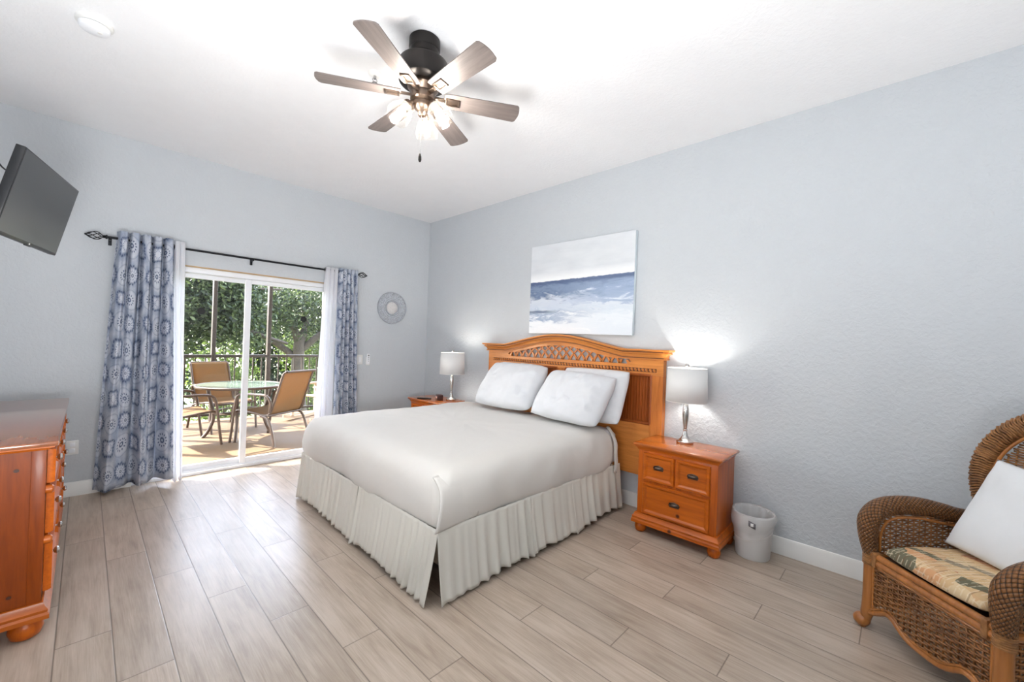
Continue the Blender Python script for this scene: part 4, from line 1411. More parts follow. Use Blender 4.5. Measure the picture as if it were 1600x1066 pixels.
# seat rails
b = MB()
for z, r in ((0.388, 0.016), (0.358, 0.018)):
    b.tube([cp(0.02, -0.006, z), cp(CW - 0.02, -0.006, z)], r, 10)
b.build('front_rail', M_cane, CH)
b = MB()
for u in (0.0, CW):
    b.tube([cp(u, 0, 0.37), cp(u, 0.5, 0.37)], 0.016, 8)
b.tube([cp(0, 0.5, 0.37), cp(CW, 0.5, 0.37)], 0.016, 8)
b.build('seat_rail', M_cane, CH)
MB().box(0.0, CW, 0.0, 0.5, 0.362, 0.374).build('seat_deck', M_core, CH, smooth=False)
for u in (0.046, CW - 0.046):
    MB().box(u - 0.012, u + 0.012, -0.027, 0.014, 0.336, 0.407, 0.004).build('rail_binding', M_strand_b, CH, angle=40)
# scalloped apron
def apron_z(u):
    q = abs(u - CW / 2) / (CW / 2)
    return 0.094 + 0.055 * math.exp(-((q - 0.60) / 0.24) ** 2) - 0.010 * (q > 0.97)
pts = [cp(u, -0.004, apron_z(u) - 0.008) for u in [CW * k / 40 for k in range(41)]]
b = MB().tube(pts, 0.0125, 10)
b.tube([p_ + Vector((0, -0.003, 0.019)) for p_ in pts[1:-1]], 0.006, 6)
b.build('apron_trim', M_cane, CH)
b = MB()
b.tube([cp(0.030, -0.006, 0.105), cp(0.030, -0.006, 0.345)], 0.007, 8).tube([cp(CW - 0.030, -0.006, 0.105), cp(CW - 0.030, -0.006, 0.345)], 0.007, 8)
b.tube([cp(0.028, -0.008, 0.337), cp(CW - 0.028, -0.008, 0.337)], 0.007, 8)
b.build('panel_trim', M_cane, CH)
def weave(name, fmap, inside, u0, u1, v0, v1, mat, pitch=0.029, row=0.0118, amp=0.0052, r=0.0045, parent=CH):
    b = MB()
    n = int((v1 - v0) / row)
    for k in range(n + 1):
        v = v0 + row * k
        us = np.arange(u0, u1 + 1e-6, pitch / 3)
        run = []
        for u in us:
            if inside(u, v):
                run.append(fmap(u, v, amp * math.sin(PI * (u - u0) / pitch + (k % 2) * PI)))
            else:
                if len(run) > 2: b.tube(run, r, 5, flat=1.0)
                run = []
        if len(run) > 2: b.tube(run, r, 5)
    for u in np.arange(u0 + pitch / 2, u1, pitch):
        run = []
        for v in np.arange(v0, v1 + 1e-6, row * 1.5):
            if inside(u, v):
                run.append(fmap(u, v, 0.0))
            else:
                if len(run) > 1: b.tube([run[0], run[-1]], r * 0.9, 5)
                run = []
        if len(run) > 1: b.tube(run if len(run) < 3 else run[::2] + [run[-1]], r * 0.9, 5)
    return b.build(name, mat, parent, angle=180)
weave('woven_front', lambda u, v, o: cp(u, -0.006 - o, v), lambda u, v: v > apron_z(u) + 0.010 and v < 0.335, 0.034, CW - 0.034, 0.09, 0.34, M_strand)
# arms
def arm_prof(t_):
    return [(0.0, 0.385), (-0.012, 0.47), (-0.004, 0.545), (0.040, 0.597), (0.12, 0.622), (0.24, 0.622), (0.36, 0.600), (0.45, 0.575), (0.53, 0.560)]
armline = arm_prof(0)
def arm_top(b_):
    best = 0.385
    for (b0, z0), (b1, z1) in zip(armline[3:], armline[4:]):
        if b0 <= b_ <= b1:
            return z0 + (z1 - z0) * (b_ - b0) / (b1 - b0)
    return 0.597 - 0.2 * max(0, (0.04 - b_) / 0.04) ** 2 if b_ < 0.04 else 0.56
for u in (0.0, CW):
    s = -1 if u == 0 else 1
    pts = bez([cp(u + s * 0.006 * k, bb, z) for k, (bb, z) in enumerate(armline)], 7)
    rad = [0.031 + 0.016 * min(1, k / 14) for k in range(len(pts))]
    MB().tube(pts, rad, 22).build('arm_roll', M_braid, CH, angle=180)
    iu = u - s * 0.012
    inner = [cp(iu, 0.035, 0.40), cp(iu, 0.037, 0.48), cp(iu, 0.062, 0.545), cp(iu, 0.12, 0.573), cp(iu, 0.24, 0.573), cp(iu, 0.36, 0.552), cp(iu, 0.50, 0.53)]
    MB().tube(bez(inner, 7), 0.006, 8).build('arm_trim', M_cane, CH)
    weave('woven_arm', lambda bb, v, o, u=u, s=s: cp(u - s * 0.004 + o, bb, v), lambda bb, v: v < arm_top(bb) - 0.030 and (bb > 0.03 or v < 0.5) , 0.02, 0.50, 0.12, 0.61, M_strand)
# back
def back_pt(u, z, o=0.0):
    rec = 0.505 + 0.11 * (z - 0.40) ** 1.2 if z > 0.4 else 0.505
    curve = 0.05 * (1 - ((u - CW / 2) / 0.36) ** 2)
    return cp(u, rec + curve + o, z)
rim = [(0.075, 0.42), (0.040, 0.55), (0.020, 0.66), (-0.006, 0.76), (-0.010, 0.86), (0.018, 0.96), (0.075, 1.045), (0.165, 1.112), (CW / 2, 1.150)]
rim = rim + [(CW - u, z) for u, z in reversed(rim[:-1])]
rim3 = bez([back_pt(u, z) for u, z in rim], 8)
rimL = [(u, z) for u, z in rim]
b = MB()
for da, rr in ((0.0, 0.022),):
    pass
# braided rim: thick core plus wrapped ridges
MB().tube(rim3, 0.036, 16).build('back_rim', M_core, CH, angle=180)
b = MB()
dense, tot, acc = [], len(rim3), 0.0
for i in range(tot - 1):
    m = 4
    for q in range(m):
        dense.append(rim3[i].lerp(rim3[i + 1], q / m))
step, last, kk = 0.0100, None, 0
for i in range(1, len(dense) - 1):
    if last is not None and (dense[i] - last).length < step:
        continue
    last = dense[i]
    tg = (dense[i + 1] - dense[i - 1]).normalized()
    n1 = Vector((0, -1, 0)); n1 = (n1 - tg * n1.dot(tg)).normalized(); n2 = tg.cross(n1)
    run = []
    for q in range(25):
        a = -2.5 + 5.0 * q / 24
        rr = 0.0385 + 0.0024 * math.sin(a * 4.4 + (kk % 2) * PI)
        run.append(dense[i] + (n1 * math.cos(a) + n2 * math.sin(a) * 1.15) * rr + tg * 0.003 * math.sin(a * 4.4))
    b.tube(run, 0.0056, 5)
    kk += 1
b.build('rim_weave', M_strand_b, CH, angle=180)
inner_rim = [(0.118, 0.42), (0.088, 0.55), (0.068, 0.66), (0.047, 0.76), (0.044, 0.855), (0.068, 0.935), (0.118, 1.008), (0.195, 1.066), (CW / 2, 1.098)]
inner_rim = inner_rim + [(CW - u, z) for u, z in reversed(inner_rim[:-1])]
MB().tube(bez([back_pt(u, z, -0.018) for u, z in inner_rim], 8), 0.0075, 10).build('back_trim', M_cane, CH)
def in_poly(u, z, poly):
    c = False
    j = len(poly) - 1
    for i in range(len(poly)):
        if (poly[i][1] > z) != (poly[j][1] > z) and u < (poly[j][0] - poly[i][0]) * (z - poly[i][1]) / (poly[j][1] - poly[i][1]) + poly[i][0]:
            c = not c
        j = i
    return c
weave('woven_back', lambda u, v, o: back_pt(u, v, -o), lambda u, v: in_poly(u, v, inner_rim), 0.03, CW - 0.03, 0.42, 1.10, M_strand_b)
# seat cushion
def tapestry():
    t = NT('leaf_plaid_tapestry')
    v = t.coords('Object')
    sp = t.n('ShaderNodeSeparateXYZ'); t.link(v, sp.inputs[0])
    big = t.n('ShaderNodeTexVoronoi'); mp = t.n('ShaderNodeMapping'); mp.inputs['Scale'].default_value = (10, 19, 4); mp.inputs['Rotation'].default_value = (0, 0, math.radians(28)); mp.inputs['Location'].default_value = (0.35, 0.2, 0)
    t.link(v, mp.inputs[0])
    ds = t.noise(v, 7, 2)
    av = t.n('ShaderNodeVectorMath', operation='ADD'); t.link(mp.outputs[0], av.inputs[0])
    cx = t.n('ShaderNodeCombineXYZ'); t.link(t.math('MULTIPLY', ds, 0.8), cx.inputs[0]); t.link(t.math('MULTIPLY', ds, 0.8), cx.inputs[1]); t.link(cx.outputs[0], av.inputs[1])
    t.link(av.outputs[0], big.inputs['Vector']); big.inputs['Scale'].default_value = 1.0
    wn = t.n('ShaderNodeSeparateColor'); t.link(big.outputs['Color'], wn.inputs[0])
    c = t.ramp(wn.outputs[0], [(0.0, lin((112, 108, 88))), (0.14, lin((208, 176, 134))), (0.36, lin((214, 190, 152))), (0.50, lin((208, 158, 116))), (0.62, lin((216, 184, 142))), (0.74, lin((150, 136, 116))), (0.80, lin((206, 168, 128))), (0.92, lin((190, 134, 104)))], 'CONSTANT')
    s1 = t.math('SINE', t.math('MULTIPLY', sp.outputs[0], 2 * PI / 0.021))
    s2 = t.math('SINE', t.math('MULTIPLY', sp.outputs[1], 2 * PI / 0.012))
    brk = t.noise(v, 25, 2)
    st = t.math('MULTIPLY', t.math('GREATER_THAN', s1, 0.72), t.math('GREATER_THAN', brk, 0.42))
    st2 = t.math('MULTIPLY', t.math('GREATER_THAN', s2, 0.8), t.math('GREATER_THAN', brk, 0.5))
    c = t.mix(t.math('MULTIPLY', st, 0.4), c, lin((232, 218, 190)))
    c = t.mix(t.math('MULTIPLY', st2, 0.5), c, lin((226, 210, 182)))
    lines = t.math('MULTIPLY', t.math('GREATER_THAN', t.math('SINE', t.math('MULTIPLY', sp.outputs[0], 2 * PI / 0.034)), 0.85), t.math('GREATER_THAN', t.noise(v, 16, 2), 0.5))
    c = t.mix(t.math('MULTIPLY', lines, 0.45), c, lin((120, 92, 66)))
    t.color(c); t.set(Roughness=0.9)
    t.bsdf.inputs['Specular IOR Level'].default_value = 0.15
    t.bump(t.math('ADD', t.math('MULTIPLY', s1, 0.3), t.math('MULTIPLY', s2, 0.3)), 0.2, 0.002)
    return t.m
cu = thing('seat_cushion', 'beige plaid leaf patterned cushion on the wicker armchair seat', 'cushion', CH.location.copy(), rz=CH.rotation_euler[2])
b = MB()
cw, cd = CW - 0.110, 0.46
def cush(sg):
    def fn(s, v):
        u, w = 2 * s - 1, 2 * v - 1
        # squircle map
        x = CW / 2 + cw / 2 * u * math.sqrt(max(0, 1 - 0.16 * w * w))
        y = 0.216 + cd / 2 * w * math.sqrt(max(0, 1 - 0.12 * u * u))
        e = (max(0, 1 - abs(u) ** 4) * max(0, 1 - abs(w) ** 4)) ** 0.32
        return Vector((x, y, 0.422 + (0.056 if sg > 0 else -0.020) * e))
    b.grid(fn, 40, 36)
cush(1); cush(-1)
bmesh.ops.remove_doubles(b.bm, verts=b.bm.verts, dist=0.0005)
b.build('cushion_body', tapestry(), cu, angle=180)
# throw pillow
M_throw = cloth('white_linen_cushion', (232, 234, 236), 0.0, bump=0.2, bscale=500)
T = pillow_mesh(0.47, 0.47, 0.15, 21, pinch=0.045, amp=0.006)
tp = T.build('throw_pillow', M_throw, angle=180)
tag(tp, 'square white throw pillow leaning on the wicker armchair back', 'pillow')
Rz = Matrix.Rotation(math.atan2(-0.68, -0.733), 4, 'Z')
loc = Matrix.Translation((-0.56, -4.815, 0)) @ Rz
# pillow frame in chair axes: right = +u, up leans back, normal towards the front
th = math.radians(64)
uu = Vector((1, 0, 0)); upl = Vector((0, math.cos(th), math.sin(th))); nn = uu.cross(upl)
Rp = Matrix(((uu.x, upl.x, nn.x), (uu.y, upl.y, nn.y), (uu.z, upl.z, nn.z))).to_4x4()
tp.matrix_world = loc @ Matrix.Translation((0.335, 0.375, 0.690)) @ Rp @ Matrix.Rotation(math.radians(-4), 4, 'Z')
# ------------------------------------------------------------------ ceiling fan
M_blade = wood('grey_oak_blade', (118, 108, 104), (86, 78, 75), 'x', 0.45, 1.6, knots=False)
M_brushbronze = plain('brushed_dark_nickel', (120, 104, 92), 0.34, 0.95, noise_amt=0.12, nscale=30)
def ribbed_glass():
    t = NT('ribbed_clear_glass')
    tr = t.n('ShaderNodeBsdfTransparent'); tr.inputs[0].default_value = (1, 0.98, 0.95, 1)
    gl = t.n('ShaderNodeBsdfGlossy'); gl.inputs['Roughness'].default_value = 0.12
    tl = t.n('ShaderNodeBsdfTranslucent'); tl.inputs[0].default_value = (0.3, 0.29, 0.27, 1)
    lw = t.n('ShaderNodeLayerWeight'); lw.inputs[0].default_value = 0.35
    m1 = t.n('ShaderNodeMixShader'); m1.inputs[0].default_value = 0.22
    t.link(gl.outputs[0], m1.inputs[1]); t.link(tl.outputs[0], m1.inputs[2])
    m2 = t.n('ShaderNodeMixShader')
    t.link(t.math('ADD', t.math('MULTIPLY', lw.outputs['Facing'], 0.30), 0.04, clamp=True), m2.inputs[0])
    t.link(tr.outputs[0], m2.inputs[1]); t.link(m1.outputs[0], m2.inputs[2])
    t.link(m2.outputs[0], t.out.inputs[0])
    return t.m
M_ribbed = ribbed_glass()
M_fanbulb = emitter('lit_fan_bulb', (1.0, 0.90, 0.74), 1.6, True)
F = thing('ceiling_fan', 'six bladed ceiling fan with grey wood blades and three lit glass shades', 'ceiling fan', (-2.10, -2.957, CEIL_Z))
MB().lathe([(0, 0), (0.078, 0), (0.084, -0.006), (0.085, -0.050), (0.082, -0.060), (0.080, -0.064), (0.083, -0.070), (0.078, -0.095), (0.060, -0.108), (0, -0.110)], 48, caps=False).build('canopy', M_bronze, F)
MB().lathe([(0, -0.10), (0.026, -0.10), (0.030, -0.125), (0, -0.125)], 24, caps=False).build('downrod_collar', M_bronze, F)
MB().lathe([(0, -0.122), (0.060, -0.122), (0.112, -0.128), (0.134, -0.138), (0.139, -0.150), (0.139, -0.215), (0.132, -0.238), (0.112, -0.250), (0, -0.250)], 56, caps=False).build('motor_housing', M_bronze, F)
MB().lathe([(0, -0.248), (0.084, -0.248), (0.086, -0.268), (0.074, -0.282), (0.064, -0.297), (0.068, -0.310), (0.068, -0.338), (0.054, -0.350), (0, -0.352)], 44, caps=False).build('hub', M_brushbronze, F)
ZB = -0.322
for k in range(6):
    a = math.radians(29 + 60 * k)
    Rm = Matrix.Rotation(a, 4, 'Z')
    tiltm = Matrix.Rotation(math.radians(-11), 4, 'X')
    b = MB()
    pts = []
    x0, x1, w0, w1 = 0.118, 0.540, 0.050, 0.064
    outline = [(x0, -w0), (x0 + 0.02, -w0 - 0.003)]
    outline += [(x1 - 0.012, -w1), (x1 - 0.003, -w1 + 0.006)] + [(x1 + 0.010 * math.cos(q * PI / 2), (w1 - 0.008) * q) for q in np.linspace(-0.95, 0.95, 9)] + [(x1 - 0.003, w1 - 0.006), (x1 - 0.012, w1), (x0 + 0.02, w0 + 0.003), (x0, w0)]
    b.prism(outline, lambda x, y: Vector((x, y, -0.003)), lambda x, y: Vector((x, y, 0.003)))
    bl = b.build('blade', M_blade, F, smooth=False)
    bl.matrix_local = Rm @ Matrix.Translation((0, 0, ZB + 0.008)) @ tiltm
    b = MB()
    b.box(0.06, 0.13, -0.012, 0.012, -0.004, 0.006, 0.002)
    b.box(0.125, 0.205, -0.027, -0.016, -0.010, -0.003, 0.002).box(0.125, 0.205, 0.016, 0.027, -0.010, -0.003, 0.002)
    b.box(0.125, 0.137, -0.027, 0.027, -0.010, -0.003, 0.002).box(0.193, 0.205, -0.027, 0.027, -0.010, -0.003, 0.002)
    b.box(0.137, 0.193, -0.016, 0.016, -0.006, -0.003, 0.001)
    br = b.build('blade_bracket', M_brushbronze, bl, angle=30)
MB().lathe([(0, -0.346), (0.050, -0.346), (0.054, -0.358), (0.050, -0.376), (0.036, -0.390), (0.024, -0.400), (0.022, -0.420), (0.012, -0.430), (0, -0.432)], 36, caps=False).build('light_kit', M_brushbronze, F)
for k in range(3):
    a = math.radians(43.8 + 120 * k)
    Rm = Matrix.Rotation(a, 4, 'Z')
    b = MB()
    b.tube(bez([(0.034, 0, -0.362), (0.052, 0, -0.362), (0.068, 0, -0.366), (0.077, 0, -0.374)], 5), 0.010, 10)
    arm = b.build('light_arm', M_brushbronze, F)
    arm.matrix_local = Rm
    S = Matrix.Translation((0.077, 0, -0.374)) @ Matrix.Rotation(math.radians(-33), 4, 'Y')
    MB().lathe([(0, 0.006), (0.020, 0.006), (0.026, -0.004), (0.026, -0.026), (0.020, -0.030), (0, -0.030)], 24, S, caps=False).build('socket_cup', M_brushbronze, arm)
    b = MB()
    pr_ = []
    for q in range(25):
        u = q / 24
        r = 0.028 + 0.036 * math.sin(PI / 2 * min(1, u * 1.25)) ** 0.8 - 0.003 * max(0, u - 0.8) * 5
        r += 0.0012 * math.sin(u * 2 * PI * 7)
        pr_.append((r, -0.018 - 0.105 * u))
    b.lathe(pr_, 48, S, caps=False)
    sh = b.build('glass_shade', M_ribbed, arm, angle=180)
    MB().lathe([(0, -0.028), (0.010, -0.030), (0.012, -0.042), (0.021, -0.062), (0.023, -0.076), (0.016, -0.092), (0, -0.098)], 20, S, caps=False).build('bulb', M_fanbulb, arm, angle=180)
    L = bpy.data.lights.new('fan_bulb_light', 'POINT')
    L.energy = 5.5; L.color = (1.0, 0.96, 0.90); L.shadow_soft_size = 0.02
    lo = bpy.data.objects.new('fan_bulb_light', L); COL.objects.link(lo); lo.parent = arm
    lo.location = S @ Vector((0, 0, -0.07))
b = MB()
b.tube([(-0.012, -0.010, -0.428), (-0.012, -0.010, -0.660)], 0.0014, 6)
pc = b.build('pull_chain', M_nickel, F)
MB().lathe([(0, -0.636), (0.004, -0.638), (0.008, -0.654), (0.0085, -0.672), (0.005, -0.682), (0, -0.684)], 16, c=(-0.012, -0.010, 0), caps=False).build('chain_fob', M_bronze, pc)
# ------------------------------------------------------------------ porch
M_deck = plain('tan_porch_floor', (86, 64, 37), 0.7, noise_amt=0.05, nscale=14)
M_brown = plain('brown_aluminium', (30, 19, 12), 0.5, 0.0, noise_amt=0.06)
M_stucco = plain('porch_stucco', (214, 204, 188), 0.8, bump=0.3)
structure(MB().box(-6.5, 3.0, 0.10, 3.06, -0.14, -0.012).build('porch_floor', M_deck, smooth=False))
structure(MB().box(-6.5, 3.0, WT, 2.30, 2.72, 2.86).build('porch_ceiling', M_stucco, smooth=False))
structure(MB().box(-6.5, LEFT_X - WT, 0.0, WT, -0.14, 2.9).box(WT, 3.0, 0.0, WT, -0.14, 2.9).build('wall_porch', M_stucco, smooth=False))
RY = 2.90
PG = thing('porch_railing', 'brown metal porch railing with slim balusters and screen posts', 'railing', (-2.0, RY, -0.012))
MB().box(-4.4, 4.9, -0.03, 0.03, 1.0, 1.045, 0.006).build('top_rail', M_brown, PG)
MB().box(-4.4, 4.9, -0.02, 0.02, 0.085, 0.12, 0.004).build('bottom_rail', M_brown, PG)
MB().box(-4.4, 4.9, -0.03, 0.03, 2.60, 2.74, 0.004).build('header_beam', M_brown, PG)
x = -3.9
bal = MB().box(-0.009, 0.009, -0.009, 0.009, 0.12, 1.0).build('baluster', M_brown, PG, smooth=False)
bal.location = (x, 0, 0)
while x < 3.9:
    x += 0.128
    o = bal.copy(); COL.objects.link(o); o.parent = PG; o.location = (x, 0, 0)
posts = [-4.02, -3.21, -2.40, -1.59, -0.78, 0.03, 0.80, 1.72, 2.52, 3.32, 4.12]
ps = MB().box(-0.027, 0.027, -0.045, 0.045, 0, 2.62, 0.004).build('screen_post', M_brown, PG)
ps.location = (posts[0], 0, 0)
for x in posts[1:]:
    o = ps.copy(); COL.objects.link(o); o.parent = PG; o.location = (x, 0, 0)

# sling chairs
def sling_mat():
    t = NT('tan_sling_mesh')
    v = t.coords('Object')
    c = lin((124, 90, 44))
    n = t.noise(v, 300, 2)
    t.color(t.ramp(n, [(0.3, lin((112, 80, 38))), (0.7, c)]))
    t.set(Roughness=0.7)
    tl = t.n('ShaderNodeBsdfTranslucent'); tl.inputs[0].default_value = c
    mx = t.n('ShaderNodeMixShader'); mx.inputs[0].default_value = 0.45
    t.link(t.bsdf.outputs[0], mx.inputs[1]); t.link(tl.outputs[0], mx.inputs[2]); t.link(mx.outputs[0], t.out.inputs[0])
    return t.m
M_sling = sling_mat()
M_alu = plain('bronze_chair_frame', (58, 38, 22), 0.45, 0.1, noise_amt=0.08)
def sling_chair(label, loc, rz):
    """faces local +x"""
    t = thing('patio_chair', label, 'patio chair', loc, rz=rz, group='tan sling chairs round the patio table')
    W = 0.25
    railp = [(0.30, 0.385), (0.27, 0.415), (0.10, 0.405), (-0.12, 0.375), (-0.20, 0.39), (-0.245, 0.45), (-0.32, 0.66), (-0.395, 0.88), (-0.425, 0.925), (-0.455, 0.935)]
    line = bez([(x, 0, z) for x, z in railp], 6)
    for s in (-1, 1):
        b = MB()
        b.tube([p_ + Vector((0, s * W, 0)) for p_ in line], 0.014, 8)
        b.build('side_rail', M_alu, t)
        b = MB()
        arm = bez([(-0.235, s * (W + 0.02), 0.42), (-0.255, s * (W + 0.035), 0.55), (-0.19, s * (W + 0.045), 0.63), (-0.02, s * (W + 0.045), 0.635), (0.16, s * (W + 0.045), 0.63), (0.25, s * (W + 0.045), 0.585), (0.285, s * (W + 0.045), 0.44), (0.315, s * (W + 0.045), 0.2), (0.345, s * (W + 0.045), 0.0)], 6)
        b.tube(arm, 0.016, 8)
        b.build('arm', M_alu, t)
        b = MB()
        b.tube(bez([(-0.10, s * (W + 0.02), 0.37), (-0.22, s * (W + 0.03), 0.34), (-0.29, s * (W + 0.035), 0.2), (-0.345, s * (W + 0.04), 0.0)], 6), 0.016, 8)
        b.build('leg', M_alu, t)
    b = MB()
    b.tube([(0.295, -W - 0.03, 0.385), (0.295, W + 0.03, 0.385)], 0.013, 8)
    b.tube([(-0.205, -W - 0.02, 0.375), (-0.205, W + 0.02, 0.375)], 0.013, 8)
    b.tube([(-0.452, -W, 0.935), (-0.452, W, 0.935)], 0.016, 8)
    b.build('cross_bar', M_alu, t)
    b = MB()
    n = len(line) - 1
    b.grid(lambda s, v: line[int(round(v * n))] + Vector((0, (2 * s - 1) * W, 0.004 - 0.012 * (1 - (2 * s - 1) ** 2) * (1 if line[int(round(v * n))].x > -0.2 else 0))), 8, n)
    b.build('sling_seat', M_sling, t, angle=180, solid=0.004)
    return t
PZ = -0.012
sling_chair('tan sling patio chair seen from behind, nearest the right half of the sliding door', (-1.63, 1.10, PZ), math.atan2(0.87, -0.49))
sling_chair('tan sling patio chair behind the round table with its back against the railing', (-1.94, 2.28, PZ), math.atan2(-0.95, 0.25))
sling_chair('tan sling patio chair left of the round table, half hidden by the left sheer curtain', (-2.54, 1.44, PZ), math.atan2(0.18, 0.98))

# round patio table
t = thing('patio_table', 'round glass topped patio table on bronze legs out on the porch', 'patio table', (-1.88, 1.60, PZ))
MB().lathe([(0.485, 0.672), (0.500, 0.672), (0.508, 0.685), (0.508, 0.698), (0.500, 0.704), (0.485, 0.704), (0.480, 0.69), (0.485, 0.672)], 64, caps=False).build('rim', M_alu, t)
M_tglass = NT('frosted_table_glass'); M_tglass.color(lin((108, 122, 112))); M_tglass.set(Roughness=0.08); M_tglass.bsdf.inputs['Transmission Weight'].default_value = 0.25
M_tglass.bsdf.inputs['Specular IOR Level'].default_value = 0.5
MB().lathe([(0, 0.692), (0.490, 0.692), (0.490, 0.700), (0, 0.700)], 64, caps=False).build('glass_top', M_tglass.m, t)
for k in range(4):
    a = math.radians(-108 + 90 * k)
    b = MB()
    pl = bez([(0.36, 0, 0.675), (0.345, 0, 0.56), (0.30, 0, 0.38), (0.29, 0, 0.24), (0.34, 0, 0.09), (0.40, 0, 0.0)], 6)
    b.tube([Matrix.Rotation(a, 3, 'Z') @ p_ for p_ in pl], 0.022, 10)
    b.build('leg', M_alu, t)
b = MB()
b.tube([(0.30 * math.cos(q), 0.30 * math.sin(q), 0.34) for q in np.linspace(0, 2 * PI, 32, endpoint=False)], 0.010, 8, closed=True)
b.build('stretcher_ring', M_alu, t)

# weathered rocking chair
M_grey = wood('weathered_grey_wood', (186, 164, 142), (132, 112, 94), 'x', 0.7, 1.0, knots=False)
t = thing('rocking_chair', 'weathered wooden slatted rocking chair by the porch railing at the right', 'rocking chair', (-0.62, 2.22, PZ), rz=math.radians(205))
for s in (-0.28, 0.28):
    b = MB()
    path = [((x, s, 0.022 + 0.30 * x * x), (0, 1, 0), (0, 0, 1)) for x in np.linspace(-0.52, 0.42, 16)]
    b.sweep([(-0.018, -0.022), (0.018, -0.022), (0.018, 0.028), (-0.018, 0.028)], path)
    b.build('rocker', M_grey, t, smooth=False)
    b = MB(); b.box(0.22, 0.27, s - 0.018, s + 0.018, 0.04, 0.56); b.box(-0.27, -0.22, s - 0.018, s + 0.018, 0.04, 0.56)
    b.build('leg', M_grey, t, smooth=False)
    b = MB(); b.box(-0.32, 0.34, s - 0.055, s + 0.055, 0.56, 0.582, 0.006)
    b.build('arm', M_grey, t)
for k in range(7):
    x = -0.16 + 0.072 * k
    b = MB(); b.box(x - 0.032, x + 0.032, -0.262, 0.262, 0.355 + 0.10 * (k / 6) ** 2 * 0.6, 0.373 + 0.10 * (k / 6) ** 2 * 0.6, 0.004)
    b.build('seat_slat', M_grey, t)
for k in range(6):
    y = -0.215 + 0.086 * k
    h = 0.95 + 0.06 * math.cos((k - 2.5) * 0.8)
    b = MB(); b.box(-0.010, 0.010, y - 0.036, y + 0.036, 0.0, h - 0.33, 0.004)
    b.xf(Matrix.Translation((-0.20, 0, 0.33)) @ Matrix.Rotation(math.radians(-18), 4, 'Y'))
    b.build('back_slat', M_grey, t)
b = MB()
for z in (0.12, 0.48):
    bb_ = MB()
    b.box(-0.028, -0.008, -0.27, 0.27, z, z + 0.06)
b.xf(Matrix.Translation((-0.20, 0, 0.33)) @ Matrix.Rotation(math.radians(-18), 4, 'Y'))
b.build('back_brace', M_grey, t, smooth=False)
# ------------------------------------------------------------------ trees beyond the porch
def leaf_mat(name, cols, transl=0.4):
    t = NT(name)
    g = t.n('ShaderNodeNewGeometry')
    c = t.ramp(g.outputs['Random Per Island'], [(i / (len(cols) - 1), lin(q)) for i, q in enumerate(cols)])
    t.color(c); t.set(Roughness=0.5)
    t.bsdf.inputs['Specular IOR Level'].default_value = 0.4
    tl = t.n('ShaderNodeBsdfTranslucent'); t.link(c, tl.inputs[0])
    mx = t.n('ShaderNodeMixShader'); mx.inputs[0].default_value = transl
    t.link(t.bsdf.outputs[0], mx.inputs[1]); t.link(tl.outputs[0], mx.inputs[2]); t.link(mx.outputs[0], t.out.inputs[0])
    return t.m
M_bark = plain('grey_brown_bark', (54, 46, 38), 0.9, noise_amt=0.35, nscale=14, bump=0.6, bscale=24)
M_oak = leaf_mat('oak_leaves', [(24, 33, 17), (38, 50, 26), (58, 70, 38), (88, 98, 60)])
M_lime = leaf_mat('bright_leaves', [(50, 66, 25), (72, 90, 34), (98, 114, 50)], 0.5)
M_deep = leaf_mat('deep_green_leaves', [(20, 30, 16), (32, 44, 23), (50, 62, 35)])
def leaves(name, centers, radii, n, size, mat, parent, seed):
    r = np.random.default_rng(seed)
    C = np.array(centers, float); Rr = np.array(radii, float)
    wts = (Rr.prod(1)); wts = wts / wts.sum()
    idx = r.choice(len(C), n, p=wts)
    d = r.normal(size=(n, 3)); d /= np.linalg.norm(d, axis=1)[:, None]
    rad = r.random(n) ** 0.45
    # clumping: pull the points towards random twigs
    tw = C[idx] + d * Rr[idx] * rad[:, None]
    m = max(1, n // 9)
    pick = r.integers(0, m, n)
    P = tw[pick] + r.normal(size=(n, 3)) * size * 2.1
    a = r.normal(size=(n, 3)); a /= np.linalg.norm(a, axis=1)[:, None]
    b = np.cross(a, r.normal(size=(n, 3))); b /= np.linalg.norm(b, axis=1)[:, None]
    s = size * (0.6 + 0.8 * r.random(n))[:, None]
    nrm = np.cross(a, b)
    V = np.empty((n, 6, 3))
    V[:, 0] = P - a * s; V[:, 1] = P - a * s * 0.2 + b * s * 0.42; V[:, 2] = P + a * s * 0.45 + b * s * 0.30
    V[:, 3] = P + a * s; V[:, 4] = P + a * s * 0.45 - b * s * 0.30; V[:, 5] = P - a * s * 0.2 - b * s * 0.42
    V[:, 3] -= nrm * s * 0.25; V[:, 0] -= nrm * s * 0.1
    me = bpy.data.meshes.new(name)
    me.vertices.add(n * 6); me.vertices.foreach_set('co', V.reshape(-1))
    me.loops.add(n * 6); me.loops.foreach_set('vertex_index', np.arange(n * 6, dtype=np.int32))
    me.polygons.add(n); me.polygons.foreach_set('loop_start', np.arange(0, n * 6, 6, dtype=np.int32))
    me.update(calc_edges=True)
    me.materials.append(mat)
    o = bpy.data.objects.new(name, me); COL.objects.link(o); o.parent = parent
    return o
def limb(b, pts, r0, r1, seg=12, n=6):
    L = bez(pts, n)
    r0, r1 = r0 * 0.8, r1 * 0.7
    b.tube(L, [r0 + (r1 - r0) * i / (len(L) - 1) for i in range(len(L))], seg)
GZ = -3.3
structure(MB().box(-40, 40, 3.2, 60, GZ - 0.2, GZ).build('ground', plain('lawn_ground', (92, 104, 62), 0.9, noise_amt=0.3, nscale=2), smooth=False))
